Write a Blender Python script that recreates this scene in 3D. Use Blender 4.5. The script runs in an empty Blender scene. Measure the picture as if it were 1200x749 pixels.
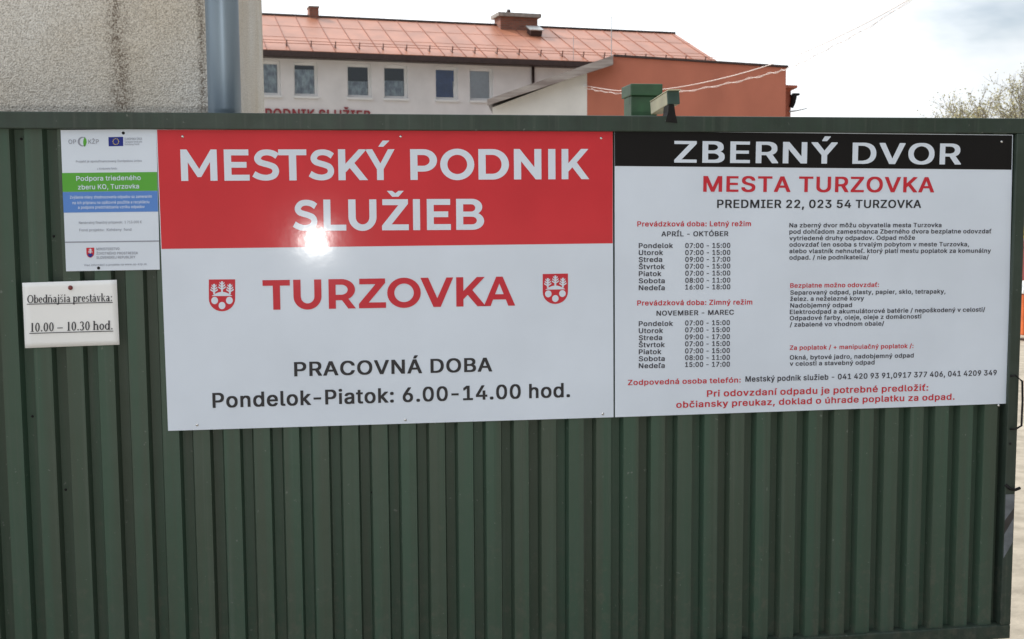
import bpy, math, random
from mathutils import Vector, Matrix
random.seed(7)
S = bpy.context.scene
COL = S.collection
# ------------------------------------------------------------------ camera
F, W, H = 1348.29, 1200.0, 749.0            # focal length in picture units
YAW, PITCH, ROLL = 0.154274, -0.09286, -0.006198
CAM = Vector((0, -3.96246, 1.70945))
fwd = Vector((math.sin(YAW)*math.cos(PITCH), math.cos(YAW)*math.cos(PITCH), math.sin(PITCH)))
rt0 = Vector((math.cos(YAW), -math.sin(YAW), 0)); up0 = rt0.cross(fwd)
rt = math.cos(ROLL)*rt0 + math.sin(ROLL)*up0
up = -math.sin(ROLL)*rt0 + math.cos(ROLL)*up0
cd = bpy.data.cameras.new('camera'); cam = bpy.data.objects.new('camera', cd); COL.objects.link(cam)
M = Matrix.Identity(4)
for i, v in enumerate((rt, up, -fwd)):
    for j in range(3): M[j][i] = v[j]
M.translation = CAM; cam.matrix_world = M
cd.sensor_width = 36; cd.sensor_fit = 'HORIZONTAL'; cd.lens = 36*F/W
cd.clip_start = 0.05; cd.clip_end = 3000
cd.dof.use_dof = True; cd.dof.focus_distance = 4.05; cd.dof.aperture_fstop = 9
S.camera = cam
# ------------------------------------------------------------------ light
SUN_EL, SUN_AZ = math.radians(42), math.radians(-52)     # azimuth from +y towards +x (negative: left)
sdir = Vector((math.sin(SUN_AZ)*math.cos(SUN_EL), math.cos(SUN_AZ)*math.cos(SUN_EL), math.sin(SUN_EL)))
sd = bpy.data.lights.new('sun', 'SUN'); sd.energy = 4.8; sd.angle = math.radians(0.5); sd.color = (1, .95, .87)
so = bpy.data.objects.new('sun', sd); COL.objects.link(so); so.rotation_euler = sdir.to_track_quat('Z', 'Y').to_euler()
wd = bpy.data.worlds.new('World'); S.world = wd; wd.use_nodes = True
wt = wd.node_tree; wt.nodes.clear()
def wn(t): return wt.nodes.new(t)
sky = wn('ShaderNodeTexSky'); sky.sky_type = 'NISHITA'; sky.sun_disc = False
sky.sun_elevation = SUN_EL; sky.sun_rotation = SUN_AZ; sky.air_density = 1.0; sky.dust_density = 1.4
b1 = wn('ShaderNodeBackground'); b1.inputs[1].default_value = 0.15
b2 = wn('ShaderNodeBackground'); b2.inputs[0].default_value = (.93, .97, 1, 1)
tc = wn('ShaderNodeTexCoord'); mp = wn('ShaderNodeMapping'); mp.inputs['Scale'].default_value = (1, 1, 2.6)
nz = wn('ShaderNodeTexNoise'); nz.inputs['Scale'].default_value = 2.3; nz.inputs['Detail'].default_value = 6; nz.inputs['Roughness'].default_value = .55
cr = wn('ShaderNodeValToRGB'); cr.color_ramp.elements[0].position = .33; cr.color_ramp.elements[1].position = .53
mx = wn('ShaderNodeMixShader'); wo = wn('ShaderNodeOutputWorld')
L = wt.links.new
# clouds glow more on the sun's side of the sky
vd = wn('ShaderNodeVectorMath'); vd.operation = 'DOT_PRODUCT'; vd.inputs[1].default_value = sdir; nv = wn('ShaderNodeVectorMath'); nv.operation = 'NORMALIZE'
cm = wn('ShaderNodeMapRange'); cm.interpolation_type = 'SMOOTHSTEP'
for k_, v_ in (('From Min', -.25), ('From Max', .55), ('To Min', .33), ('To Max', 2.4)): cm.inputs[k_].default_value = v_
wt.links.new(tc.outputs['Generated'], nv.inputs[0]); wt.links.new(nv.outputs[0], vd.inputs[0]); wt.links.new(vd.outputs['Value'], cm.inputs['Value']); wt.links.new(cm.outputs['Result'], b2.inputs[1])
L(sky.outputs[0], b1.inputs[0]); L(tc.outputs['Generated'], mp.inputs[0]); L(mp.outputs[0], nz.inputs['Vector'])
L(nz.outputs[0], cr.inputs[0]); L(cr.outputs[0], mx.inputs[0]); L(b1.outputs[0], mx.inputs[1]); L(b2.outputs[0], mx.inputs[2]); L(mx.outputs[0], wo.inputs[0])
S.view_settings.view_transform = 'Standard'; S.view_settings.look = 'None'; S.view_settings.gamma = 1
S.view_settings.use_curve_mapping = False; S.view_settings.exposure = -0.36
S.render.engine = 'CYCLES'; S.cycles.max_bounces = 6

# ------------------------------------------------------------------ geometry helpers
def ray(px, py): return fwd + rt*((px-W/2)/F) + up*((H/2-py)/F)
def depth_pt(px, py, d): return CAM + ray(px, py)*d
def on_plane(px, py, p0, n):
    D = ray(px, py); return CAM + D*((p0-CAM).dot(n)/D.dot(n))
def on_gate(px, py, y=0.0):
    D = ray(px, py); return CAM + D*((y-CAM.y)/D.y)

class MB:
    def __init__(s): s.v = []; s.f = []
    def add(s, vs, fs):
        o = len(s.v); s.v += [Vector(v) for v in vs]; s.f += [tuple(i+o for i in f) for f in fs]; return s
    def box(s, a, b):
        x0, y0, z0 = a; x1, y1, z1 = b
        return s.obox(Vector(((x0+x1)/2, (y0+y1)/2, (z0+z1)/2)), Vector((1,0,0)), Vector((0,1,0)), Vector((0,0,1)), (abs(x1-x0)/2, abs(y1-y0)/2, abs(z1-z0)/2))
    def obox(s, c, ex, ey, ez, h):
        vs = [c + ex*h[0]*i + ey*h[1]*j + ez*h[2]*k for k in (-1, 1) for j in (-1, 1) for i in (-1, 1)]
        return s.add(vs, [(0,2,3,1),(4,5,7,6),(0,1,5,4),(2,6,7,3),(0,4,6,2),(1,3,7,5)])
    def prism(s, poly, d):            # poly: list of points, d: extrusion vector
        n = len(poly); poly = [Vector(p) for p in poly]; d = Vector(d)
        return s.add(poly + [p+d for p in poly], [tuple(range(n))[::-1], tuple(range(n, 2*n))] + [(i, (i+1) % n, n+(i+1) % n, n+i) for i in range(n)])
    def tube(s, pts, r, seg=8, r2=None):
        pts = [Vector(p) for p in pts]; n = len(pts); rings = []; vs = []
        for i, p in enumerate(pts):
            t = (pts[min(i+1, n-1)] - pts[max(i-1, 0)]).normalized()
            a = t.cross(Vector((0, 0, 1)) if abs(t.z) < .9 else Vector((0, 1, 0))).normalized(); b = t.cross(a)
            rr = r if r2 is None else r + (r2-r)*i/(n-1)
            vs += [p + (a*math.cos(2*math.pi*k/seg) + b*math.sin(2*math.pi*k/seg))*rr for k in range(seg)]
        fs = [(i*seg+k, i*seg+(k+1) % seg, (i+1)*seg+(k+1) % seg, (i+1)*seg+k) for i in range(n-1) for k in range(seg)]
        fs += [tuple(range(seg))[::-1], tuple((n-1)*seg+k for k in range(seg))]
        return s.add(vs, fs)
LOC = {}
def build(s, name, mat, parent=None, loc=None, **k):
    pl = LOC[parent.name] if parent is not None else Vector((0, 0, 0))
    if loc is None: loc = pl
    loc = Vector(loc)
    me = bpy.data.meshes.new(name); me.from_pydata([v-loc for v in s.v], [], s.f); me.update()
    me.materials.append(mat)
    if k.get('smooth'):
        for p in me.polygons: p.use_smooth = True
    o = bpy.data.objects.new(name, me); COL.objects.link(o)
    if k.get('bevel'):
        b = o.modifiers.new('bevel', 'BEVEL'); b.width = k['bevel']; b.segments = 2; b.limit_method = 'ANGLE'
    if parent is not None: o.parent = parent
    o.location = loc - pl
    LOC[o.name] = loc
    return o
MB.build = build
def tag(o, label=None, cat=None, group=None, kind=None):
    if label: o['label'] = label
    if cat: o['category'] = cat
    if group: o['group'] = group
    if kind: o['kind'] = kind
    return o
def thing(name, loc, label, cat, group=None):
    o = bpy.data.objects.new(name, None); COL.objects.link(o); o.location = loc; o.empty_display_size = .2
    LOC[o.name] = Vector(loc); return tag(o, label, cat, group)

# ------------------------------------------------------------------ materials
def mat(name, col, rough=.6, spec=.5, metal=0, var=0.0, vscale=8, vstretch=(1, 1, 1), bump=0, bscale=60, coat=0, col2=None, coat_rough=.05, detail=6):
    m = bpy.data.materials.new(name); m.use_nodes = True; nt = m.node_tree; p = nt.nodes['Principled BSDF']
    p.inputs['Base Color'].default_value = (*col, 1); p.inputs['Roughness'].default_value = rough
    p.inputs['Specular IOR Level'].default_value = spec; p.inputs['Metallic'].default_value = metal
    if coat: p.inputs['Coat Weight'].default_value = coat; p.inputs['Coat Roughness'].default_value = coat_rough
    t = nt.nodes.new('ShaderNodeTexCoord'); g = nt.nodes.new('ShaderNodeMapping'); g.inputs['Scale'].default_value = vstretch
    nt.links.new(t.outputs['Object'], g.inputs[0])
    if var or col2:
        n = nt.nodes.new('ShaderNodeTexNoise'); n.inputs['Scale'].default_value = vscale; n.inputs['Detail'].default_value = detail
        nt.links.new(g.outputs[0], n.inputs['Vector'])
        r = nt.nodes.new('ShaderNodeValToRGB'); r.color_ramp.elements[0].position = .35; r.color_ramp.elements[1].position = .65
        a = col2 if col2 else tuple(c*(1-var) for c in col); b = col if col2 else tuple(min(1, c*(1+var)) for c in col)
        r.color_ramp.elements[0].color = (*a, 1); r.color_ramp.elements[1].color = (*b, 1)
        nt.links.new(n.outputs[0], r.inputs[0]); nt.links.new(r.outputs[0], p.inputs['Base Color'])
    if bump:
        n2 = nt.nodes.new('ShaderNodeTexNoise'); n2.inputs['Scale'].default_value = bscale; n2.inputs['Detail'].default_value = 5
        nt.links.new(t.outputs['Object'], n2.inputs['Vector'])
        bp = nt.nodes.new('ShaderNodeBump'); bp.inputs['Strength'].default_value = bump; bp.inputs['Distance'].default_value = .01
        nt.links.new(n2.outputs[0], bp.inputs['Height']); nt.links.new(bp.outputs[0], p.inputs['Normal'])
        if coat: nt.links.new(bp.outputs[0], p.inputs['Coat Normal'])
    return m
def nodes(m): return m.node_tree.nodes, m.node_tree.links.new, m.node_tree.nodes['Principled BSDF']

GLOSS = dict(rough=.5, spec=.12, coat=.28, coat_rough=.095, bump=.05, bscale=6)
m_white = mat('sign_white', (.635, .70, .80), var=.035, vscale=3, **GLOSS)
m_red = mat('sign_red', (.56, .035, .045), var=.05, vscale=4, **GLOSS)
m_black = mat('sign_black', (.007, .006, .006), **GLOSS)
m_grey = mat('print_grey', (.03, .03, .035), **GLOSS)
m_dark = mat('print_dark', (.045, .045, .06), **GLOSS)
m_redtext = mat('print_red', (.52, .03, .045), **GLOSS)
m_green = mat('print_green', (.10, .36, .05), **GLOSS)
m_blue = mat('print_blue', (.10, .23, .58), **GLOSS)
m_eublue = mat('flag_blue', (.02, .03, .22), **GLOSS)
m_yellow = mat('flag_yellow', (.7, .55, .05), **GLOSS)
m_faint = mat('print_faint', (.28, .30, .36), **GLOSS)
m_palewh = mat('print_pale', (.62, .70, .84), **GLOSS)
m_paper = mat('paper', (.78, .79, .80), rough=.5, var=.02, vscale=6)
m_ink = mat('paper_ink', (.02, .02, .03), rough=.6)
m_pin = mat('pin_red', (.16, .02, .02), rough=.3)
m_screw = mat('screw_steel', (.6, .6, .6), rough=.25, metal=1)

# painted steel of the gate
m_gate = mat('gate_paint', (.058, .088, .064), rough=.5, spec=.4)
def gate_nodes(m, a, b, c):
    N, K, p = nodes(m)
    t = N.new('ShaderNodeTexCoord')
    g1 = N.new('ShaderNodeMapping'); g1.inputs['Scale'].default_value = (14, 1, .35); K(t.outputs['Object'], g1.inputs[0])
    n1 = N.new('ShaderNodeTexNoise'); n1.inputs['Scale'].default_value = 1.4; n1.inputs['Detail'].default_value = 3; K(g1.outputs[0], n1.inputs['Vector'])
    r1 = N.new('ShaderNodeValToRGB'); r1.color_ramp.elements[0].position = .38; r1.color_ramp.elements[1].position = .62
    r1.color_ramp.elements[0].color = (*a, 1); r1.color_ramp.elements[1].color = (*b, 1); K(n1.outputs[0], r1.inputs[0])
    n2 = N.new('ShaderNodeTexNoise'); n2.inputs['Scale'].default_value = 5; n2.inputs['Detail'].default_value = 9; n2.inputs['Roughness'].default_value = .7; K(t.outputs['Object'], n2.inputs['Vector'])
    r2 = N.new('ShaderNodeValToRGB'); r2.color_ramp.elements[0].position = .45; r2.color_ramp.elements[1].position = .75
    r2.color_ramp.elements[0].color = (0, 0, 0, 1); r2.color_ramp.elements[1].color = (.55, .55, .55, 1); K(n2.outputs[0], r2.inputs[0])
    mx = N.new('ShaderNodeMix'); mx.data_type = 'RGBA'; mx.inputs['B'].default_value = (*c, 1)
    K(r2.outputs[0], mx.inputs['Factor']); K(r1.outputs[0], mx.inputs['A'])
    # small chips and splashes
    n3 = N.new('ShaderNodeTexNoise'); n3.inputs['Scale'].default_value = 55; n3.inputs['Detail'].default_value = 3; K(t.outputs['Object'], n3.inputs['Vector'])
    r3 = N.new('ShaderNodeValToRGB'); r3.color_ramp.elements[0].position = .70; r3.color_ramp.elements[1].position = .74
    r3.color_ramp.elements[0].color = (0, 0, 0, 1); r3.color_ramp.elements[1].color = (.6, .6, .6, 1); K(n3.outputs[0], r3.inputs[0])
    m2 = N.new('ShaderNodeMix'); m2.data_type = 'RGBA'; m2.inputs['B'].default_value = (.16, .18, .16, 1)
    K(r3.outputs[0], m2.inputs['Factor']); K(mx.outputs['Result'], m2.inputs['A']); K(m2.outputs['Result'], p.inputs['Base Color'])
    # mud splashed up from the road, strongest near the bottom edge
    sp = N.new('ShaderNodeSeparateXYZ'); K(t.outputs['Object'], sp.inputs[0])
    mz = N.new('ShaderNodeMapRange'); mz.inputs['From Min'].default_value = .02; mz.inputs['From Max'].default_value = .75; mz.inputs['To Min'].default_value = .17; mz.inputs['To Max'].default_value = 0; K(sp.outputs['Z'], mz.inputs['Value'])
    n5 = N.new('ShaderNodeTexNoise'); n5.inputs['Scale'].default_value = 26; n5.inputs['Detail'].default_value = 8; n5.inputs['Roughness'].default_value = .75; K(t.outputs['Object'], n5.inputs['Vector'])
    ad = N.new('ShaderNodeMath'); ad.operation = 'ADD'; K(n5.outputs[0], ad.inputs[0]); K(mz.outputs[0], ad.inputs[1])
    r5 = N.new('ShaderNodeValToRGB'); r5.color_ramp.elements[0].position = .62; r5.color_ramp.elements[1].position = .86
    r5.color_ramp.elements[0].color = (0, 0, 0, 1); r5.color_ramp.elements[1].color = (.6, .6, .6, 1); K(ad.outputs[0], r5.inputs[0])
    m5 = N.new('ShaderNodeMix'); m5.data_type = 'RGBA'; m5.inputs['B'].default_value = (.105, .10, .078, 1)
    K(r5.outputs[0], m5.inputs['Factor']); K(m2.outputs['Result'], m5.inputs['A'])
    # pale rain streaks
    g6 = N.new('ShaderNodeMapping'); g6.inputs['Scale'].default_value = (60, 60, .8); K(t.outputs['Object'], g6.inputs[0])
    n6 = N.new('ShaderNodeTexNoise'); n6.inputs['Scale'].default_value = 1; n6.inputs['Detail'].default_value = 4; K(g6.outputs[0], n6.inputs['Vector'])
    r6 = N.new('ShaderNodeValToRGB'); r6.color_ramp.elements[0].position = .56; r6.color_ramp.elements[1].position = .78
    r6.color_ramp.elements[0].color = (0, 0, 0, 1); r6.color_ramp.elements[1].color = (.35, .35, .35, 1); K(n6.outputs[0], r6.inputs[0])
    m6 = N.new('ShaderNodeMix'); m6.data_type = 'RGBA'; m6.inputs['B'].default_value = (.10, .115, .098, 1)
    K(r6.outputs[0], m6.inputs['Factor']); K(m5.outputs['Result'], m6.inputs['A']); K(m6.outputs['Result'], p.inputs['Base Color'])
    n4 = N.new('ShaderNodeTexNoise'); n4.inputs['Scale'].default_value = 7; n4.inputs['Detail'].default_value = 4; K(t.outputs['Object'], n4.inputs['Vector'])
    bp = N.new('ShaderNodeBump'); bp.inputs['Strength'].default_value = .3; bp.inputs['Distance'].default_value = .012
    K(n4.outputs[0], bp.inputs['Height']); K(bp.outputs[0], p.inputs['Normal'])
gate_nodes(m_gate, (.047, .068, .048), (.041, .080, .055), (.054, .080, .062))
m_frame = mat('gate_frame_paint', (.04, .07, .05), rough=.45, spec=.4)
gate_nodes(m_frame, (.024, .036, .028), (.027, .046, .033), (.048, .068, .060))
m_iron = mat('dark_iron', (.012, .011, .011), rough=.6, spec=.2, var=.3, vscale=30)
m_postgreen = mat('post_green', (.026, .095, .036), rough=.5, spec=.8, var=.25, vscale=14)
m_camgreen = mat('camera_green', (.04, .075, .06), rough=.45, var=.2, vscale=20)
m_stripe = mat('reflective_stripe', (.12, .135, .155), rough=.4, var=.25, vscale=25)
m_stripe_dark = mat('stripe_dark', (.03, .028, .03), rough=.4, var=.2, vscale=25)

# pebbledash wall with its rust-brown run-down stain and a darker band by the pipe
m_pebble = mat('pebbledash', (.42, .40, .36), rough=.95, spec=.2)
def pebble_nodes(m, band_x):
    N, K, p = nodes(m)
    t = N.new('ShaderNodeTexCoord')
    v = N.new('ShaderNodeTexVoronoi'); v.inputs['Scale'].default_value = 150; K(t.outputs['Object'], v.inputs['Vector'])
    n = N.new('ShaderNodeTexNoise'); n.inputs['Scale'].default_value = 190; n.inputs['Detail'].default_value = 4; K(t.outputs['Object'], n.inputs['Vector'])
    r = N.new('ShaderNodeValToRGB'); r.color_ramp.elements[0].position = .33; r.color_ramp.elements[1].position = .60
    r.color_ramp.elements[0].color = (.49, .47, .44, 1); r.color_ramp.elements[1].color = (.82, .81, .78, 1); K(n.outputs[0], r.inputs[0])
    nb = N.new('ShaderNodeTexNoise'); nb.inputs['Scale'].default_value = 2.2; nb.inputs['Detail'].default_value = 5; K(t.outputs['Object'], nb.inputs['Vector'])
    rb = N.new('ShaderNodeValToRGB'); rb.color_ramp.elements[0].position = .3; rb.color_ramp.elements[1].position = .7
    rb.color_ramp.elements[0].color = (.86, .80, .72, 1); rb.color_ramp.elements[1].color = (1, 1, 1, 1); K(nb.outputs[0], rb.inputs[0])
    mu = N.new('ShaderNodeMix'); mu.data_type = 'RGBA'; mu.blend_type = 'MULTIPLY'; mu.inputs['Factor'].default_value = 1
    K(r.outputs[0], mu.inputs['A']); K(rb.outputs[0], mu.inputs['B'])
    # stain and darker band: distance from a vertical line, edge broken up by noise
    prev = mu.outputs['Result']
    sx = N.new('ShaderNodeSeparateXYZ'); K(t.outputs['Object'], sx.inputs[0])
    for x0, hw, amt in band_x:
        ns = N.new('ShaderNodeTexNoise'); ns.inputs['Scale'].default_value = 9; ns.inputs['Detail'].default_value = 6; K(t.outputs['Object'], ns.inputs['Vector'])
        q = N.new('ShaderNodeMath'); q.operation = 'MULTIPLY_ADD'; q.inputs[1].default_value = hw*1.6; K(ns.outputs[0], q.inputs[0]); K(sx.outputs['X'], q.inputs[2])
        d = N.new('ShaderNodeMath'); d.operation = 'SUBTRACT'; K(q.outputs[0], d.inputs[0]); d.inputs[1].default_value = x0 + hw*.8
        ab = N.new('ShaderNodeMath'); ab.operation = 'ABSOLUTE'; K(d.outputs[0], ab.inputs[0])
        mr = N.new('ShaderNodeMapRange'); mr.inputs['From Min'].default_value = hw*.15; mr.inputs['From Max'].default_value = hw*1.3
        mr.inputs['To Min'].default_value = amt; mr.inputs['To Max'].default_value = 0; K(ab.outputs[0], mr.inputs[0])
        ms = N.new('ShaderNodeMix'); ms.data_type = 'RGBA'; ms.inputs['B'].default_value = (.15, .115, .085, 1)
        mm_ = N.new('ShaderNodeMath'); mm_.operation = 'MULTIPLY'; mm_.use_clamp = True; nn_ = N.new('ShaderNodeMapRange'); nn_.inputs['From Min'].default_value = .32; nn_.inputs['From Max'].default_value = .62; nn_.inputs['To Min'].default_value = 1.15; nn_.inputs['To Max'].default_value = .25; K(n.outputs[0], nn_.inputs['Value']); K(nn_.outputs[0], mm_.inputs[0]); K(mr.outputs[0], mm_.inputs[1]); K(mm_.outputs[0], ms.inputs['Factor']); K(prev, ms.inputs['A']); prev = ms.outputs['Result']
    K(prev, p.inputs['Base Color'])
    bp = N.new('ShaderNodeBump'); bp.inputs['Strength'].default_value = .8; bp.inputs['Distance'].default_value = .004
    K(v.outputs['Distance'], bp.inputs['Height']); K(bp.outputs[0], p.inputs['Normal'])
m_pipe = mat('zinc_pipe', (.23, .30, .38), rough=.4, metal=.4, var=.12, vscale=6, vstretch=(1, 1, .3))
m_plaster = mat('house_plaster', (.72, .70, .705), rough=.9, var=.06, vscale=1.2, bump=.1, bscale=30)
m_plasterw = mat('annex_white', (.71, .70, .685), rough=.9, var=.06, vscale=1.5)
m_orange = mat('annex_orange', (.47, .16, .105), rough=.9, var=.07, vscale=1.3, vstretch=(1, 1, .5), detail=9)
m_roof = mat('roof_red_metal', (.42, .165, .095), rough=.42, spec=.7, var=.13, vscale=1.1)
m_gutter = mat('gutter_brown', (.05, .03, .028), rough=.5, var=.2)
m_seam = mat('roof_seam_red', (.28, .105, .07), rough=.6)
m_guard = mat('snow_guard_brown', (.16, .08, .06), rough=.6)
m_brick = mat('brick', (.3, .12, .08), rough=.9)
def brick_nodes(m):
    N, K, p = nodes(m); t = N.new('ShaderNodeTexCoord')
    s = N.new('ShaderNodeSeparateXYZ'); K(t.outputs['Object'], s.inputs[0]); c = N.new('ShaderNodeCombineXYZ')
    a = N.new('ShaderNodeMath'); a.operation = 'ADD'; K(s.outputs['X'], a.inputs[0]); K(s.outputs['Y'], a.inputs[1]); K(a.outputs[0], c.inputs['X']); K(s.outputs['Z'], c.inputs['Y'])
    b = N.new('ShaderNodeTexBrick'); b.inputs['Scale'].default_value = 1; b.inputs['Brick Width'].default_value = .26; b.inputs['Row Height'].default_value = .085; b.inputs['Mortar Size'].default_value = .012
    b.inputs['Color1'].default_value = (.30, .11, .075, 1); b.inputs['Color2'].default_value = (.20, .075, .055, 1); b.inputs['Mortar'].default_value = (.2, .15, .12, 1)
    K(c.outputs[0], b.inputs['Vector']); K(b.outputs['Color'], p.inputs['Base Color'])
brick_nodes(m_brick)
m_concrete = mat('concrete_cap', (.3, .28, .26), rough=.9, var=.2, vscale=5)
m_board = mat('weathered_board', (.40, .36, .34), rough=.85, col2=(.22, .18, .17), vscale=3, vstretch=(.4, .4, 4), bump=.2, bscale=20)
m_wframe = mat('window_white', (.74, .74, .74), rough=.4)
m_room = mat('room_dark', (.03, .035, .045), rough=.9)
m_curtain_refl = mat('net_curtain_reflection', (.66, .73, .86), rough=.9, var=.35, vscale=7, vstretch=(1, 1, .6))  # net curtains; also paints the cloud reflected in the two middle windows
m_blind = mat('grey_blind', (.86, .88, .88), rough=.8, var=.05)
m_bluerefl = mat('blue_reflection', (.065, .14, .38), rough=.7, var=.2, vscale=2)  # reflected blue of the tilted window's pane put into this colour
m_redletter = mat('facade_red', (.26, .03, .04), rough=.5)
m_cable = mat('cable_grey', (.66, .58, .55), rough=.6)
m_metal = mat('galvanised', (.45, .46, .47), rough=.4, metal=.6)
m_ground = mat('ground_gravel', (.43, .38, .31), rough=1, spec=.1, col2=(.30, .265, .215), vscale=7, bump=.4, bscale=40, detail=10)
m_bark = mat('bark', (.13, .105, .08), rough=.95, var=.3, vscale=5)
m_twig = mat('twig', (.30, .27, .22), rough=.9, var=.2, vscale=4)
m_leafy = mat('spring_leaf_yellow', (.44, .41, .22), rough=.7, var=.3, vscale=2)
m_leafg = mat('spring_leaf_green', (.40, .40, .26), rough=.7, var=.3, vscale=2)
m_glass = bpy.data.materials.new('window_glass'); m_glass.use_nodes = True
def glass_nodes(m):
    nt = m.node_tree; nt.nodes.clear(); K = nt.links.new
    o = nt.nodes.new('ShaderNodeOutputMaterial'); mix = nt.nodes.new('ShaderNodeMixShader'); g = nt.nodes.new('ShaderNodeBsdfGlossy'); g.inputs['Roughness'].default_value = .02
    t = nt.nodes.new('ShaderNodeBsdfTransparent'); t.inputs[0].default_value = (.97, .985, 1, 1); g.inputs['Color'].default_value = (.88, .94, 1, 1); fr = nt.nodes.new('ShaderNodeFresnel'); fr.inputs[0].default_value = 1.9
    K(fr.outputs[0], mix.inputs[0]); K(t.outputs[0], mix.inputs[1]); K(g.outputs[0], mix.inputs[2]); K(mix.outputs[0], o.inputs[0])
glass_nodes(m_glass)

# ------------------------------------------------------------------ ground
g = MB(); g.add([(-500, -500, 0), (500, -500, 0), (500, 500, 0), (-500, 500, 0)], [(0, 1, 2, 3)])
tag(g.build('ground', m_ground), kind='structure')

# ------------------------------------------------------------------ the gate
GX0, GX1, GZT, GZB = -1.80, 2.546, 2.043, 0.065
gate = thing('sliding_gate', ((GX0+GX1)/2, .02, 0), 'dark green corrugated steel gate carrying the signs across the whole picture', 'gate')
fb = MB()
fb.box((GX0, -.014, 1.988), (GX1, .041, GZT))                      # top rail
fb.box((GX0, -.014, GZB), (GX1, .041, GZB+.055))                   # bottom rail
fb.box((GX1-.043, -.0145, GZB+.055), (GX1, .041, 1.988)); fb.box((GX0, -.0145, GZB+.055), (GX0+.043, .041, 1.988))
fb.build('frame', m_frame, gate, bevel=.004)
c0 = -1.0243; Pp = .1
prof = []
k = -8
while c0 + k*Pp < GX1-.05:
    x = c0 + k*Pp + random.uniform(-.0015, .0015)
    j1, j2 = random.uniform(-.001, .001), random.uniform(-.001, .001)
    prof += [(x-.001, .005+j1), (x+.0065, .041), (x+.0375, .041+j1), (x+.0455, .005+j2)]
    if k % 1 == 0: prof += [(x+.073, .0042)]
    k += 1
prof = [q for q in prof if GX0+.005 < q[0] < GX1-.005]
sh = MB(); n = len(prof); T = .0012
zs = [GZB+.05, .5, 1.0, 1.5, 1.992]
for z in zs: sh.v += [Vector((x, y, z)) for x, y in prof]
for r_ in range(len(zs)-1):
    sh.f += [(r_*n+i, r_*n+i+1, (r_+1)*n+i+1, (r_+1)*n+i) for i in range(n-1)]
sheet = sh.build('corrugated_sheet', m_gate, gate)
sm = sheet.modifiers.new('solid', 'SOLIDIFY'); sm.thickness = T; sm.offset = -1
# handle, hook and reflective stripes on the right-hand stile
hp = [on_gate(1184, 441, -.018), on_gate(1190, 440, -.03), on_gate(1198, 447, -.03), on_gate(1198.3, 470, -.03), on_gate(1197, 499, -.03), on_gate(1190, 503, -.03), on_gate(1184, 503, -.016)]
MB().tube(hp, .004).build('handle', m_iron, gate, smooth=True)
MB().tube([on_gate(1178, 568, -.012), on_gate(1184, 573, -.022), on_gate(1190, 574, -.025), on_gate(1195, 572, -.02)], .006).build('hook', m_iron, gate, smooth=True)
for (ya, yb, yc, yd, mm) in ((578, 578, 594, 608, m_stripe), (608, 594, 606, 624, m_stripe_dark), (624, 606, 634, 652, m_stripe)):
    xa, xb = GX1-.040, GX1-.004; q = [Vector((x_, -.0155, on_gate(1186, y_).z)) for x_, y_ in ((xa, ya), (xb, yb), (xb, yc), (xa, yd))]
    MB().prism(q, (0, .0008, 0)).build('reflective_stripe', mm, gate)
def dome(mb, c, r, h):
    seg = 10; vs = []; 
    for a, rr in ((0, 1), (.6, .8), (1, .35)):
        vs += [Vector((c.x+r*rr*math.cos(2*math.pi*i/seg), c.y-h*a, c.z+r*rr*math.sin(2*math.pi*i/seg))) for i in range(seg)]
    fs = [(j*seg+i, j*seg+(i+1) % seg, (j+1)*seg+(i+1) % seg, (j+1)*seg+i) for j in range(2) for i in range(seg)] + [tuple(2*seg+i for i in range(seg))]
    return mb.add(vs, fs)
for px, py, yy in ((38, 505-17, .021), (77, 574, .021), (25, 163, .021), (118, 310, .02), (436, 577, .021), (63, 277, .02), (1184, 520, -.016)):
    dome(MB(), on_gate(px, py, yy), .0045, .004).build('bolt', m_iron, gate, smooth=True)

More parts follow.
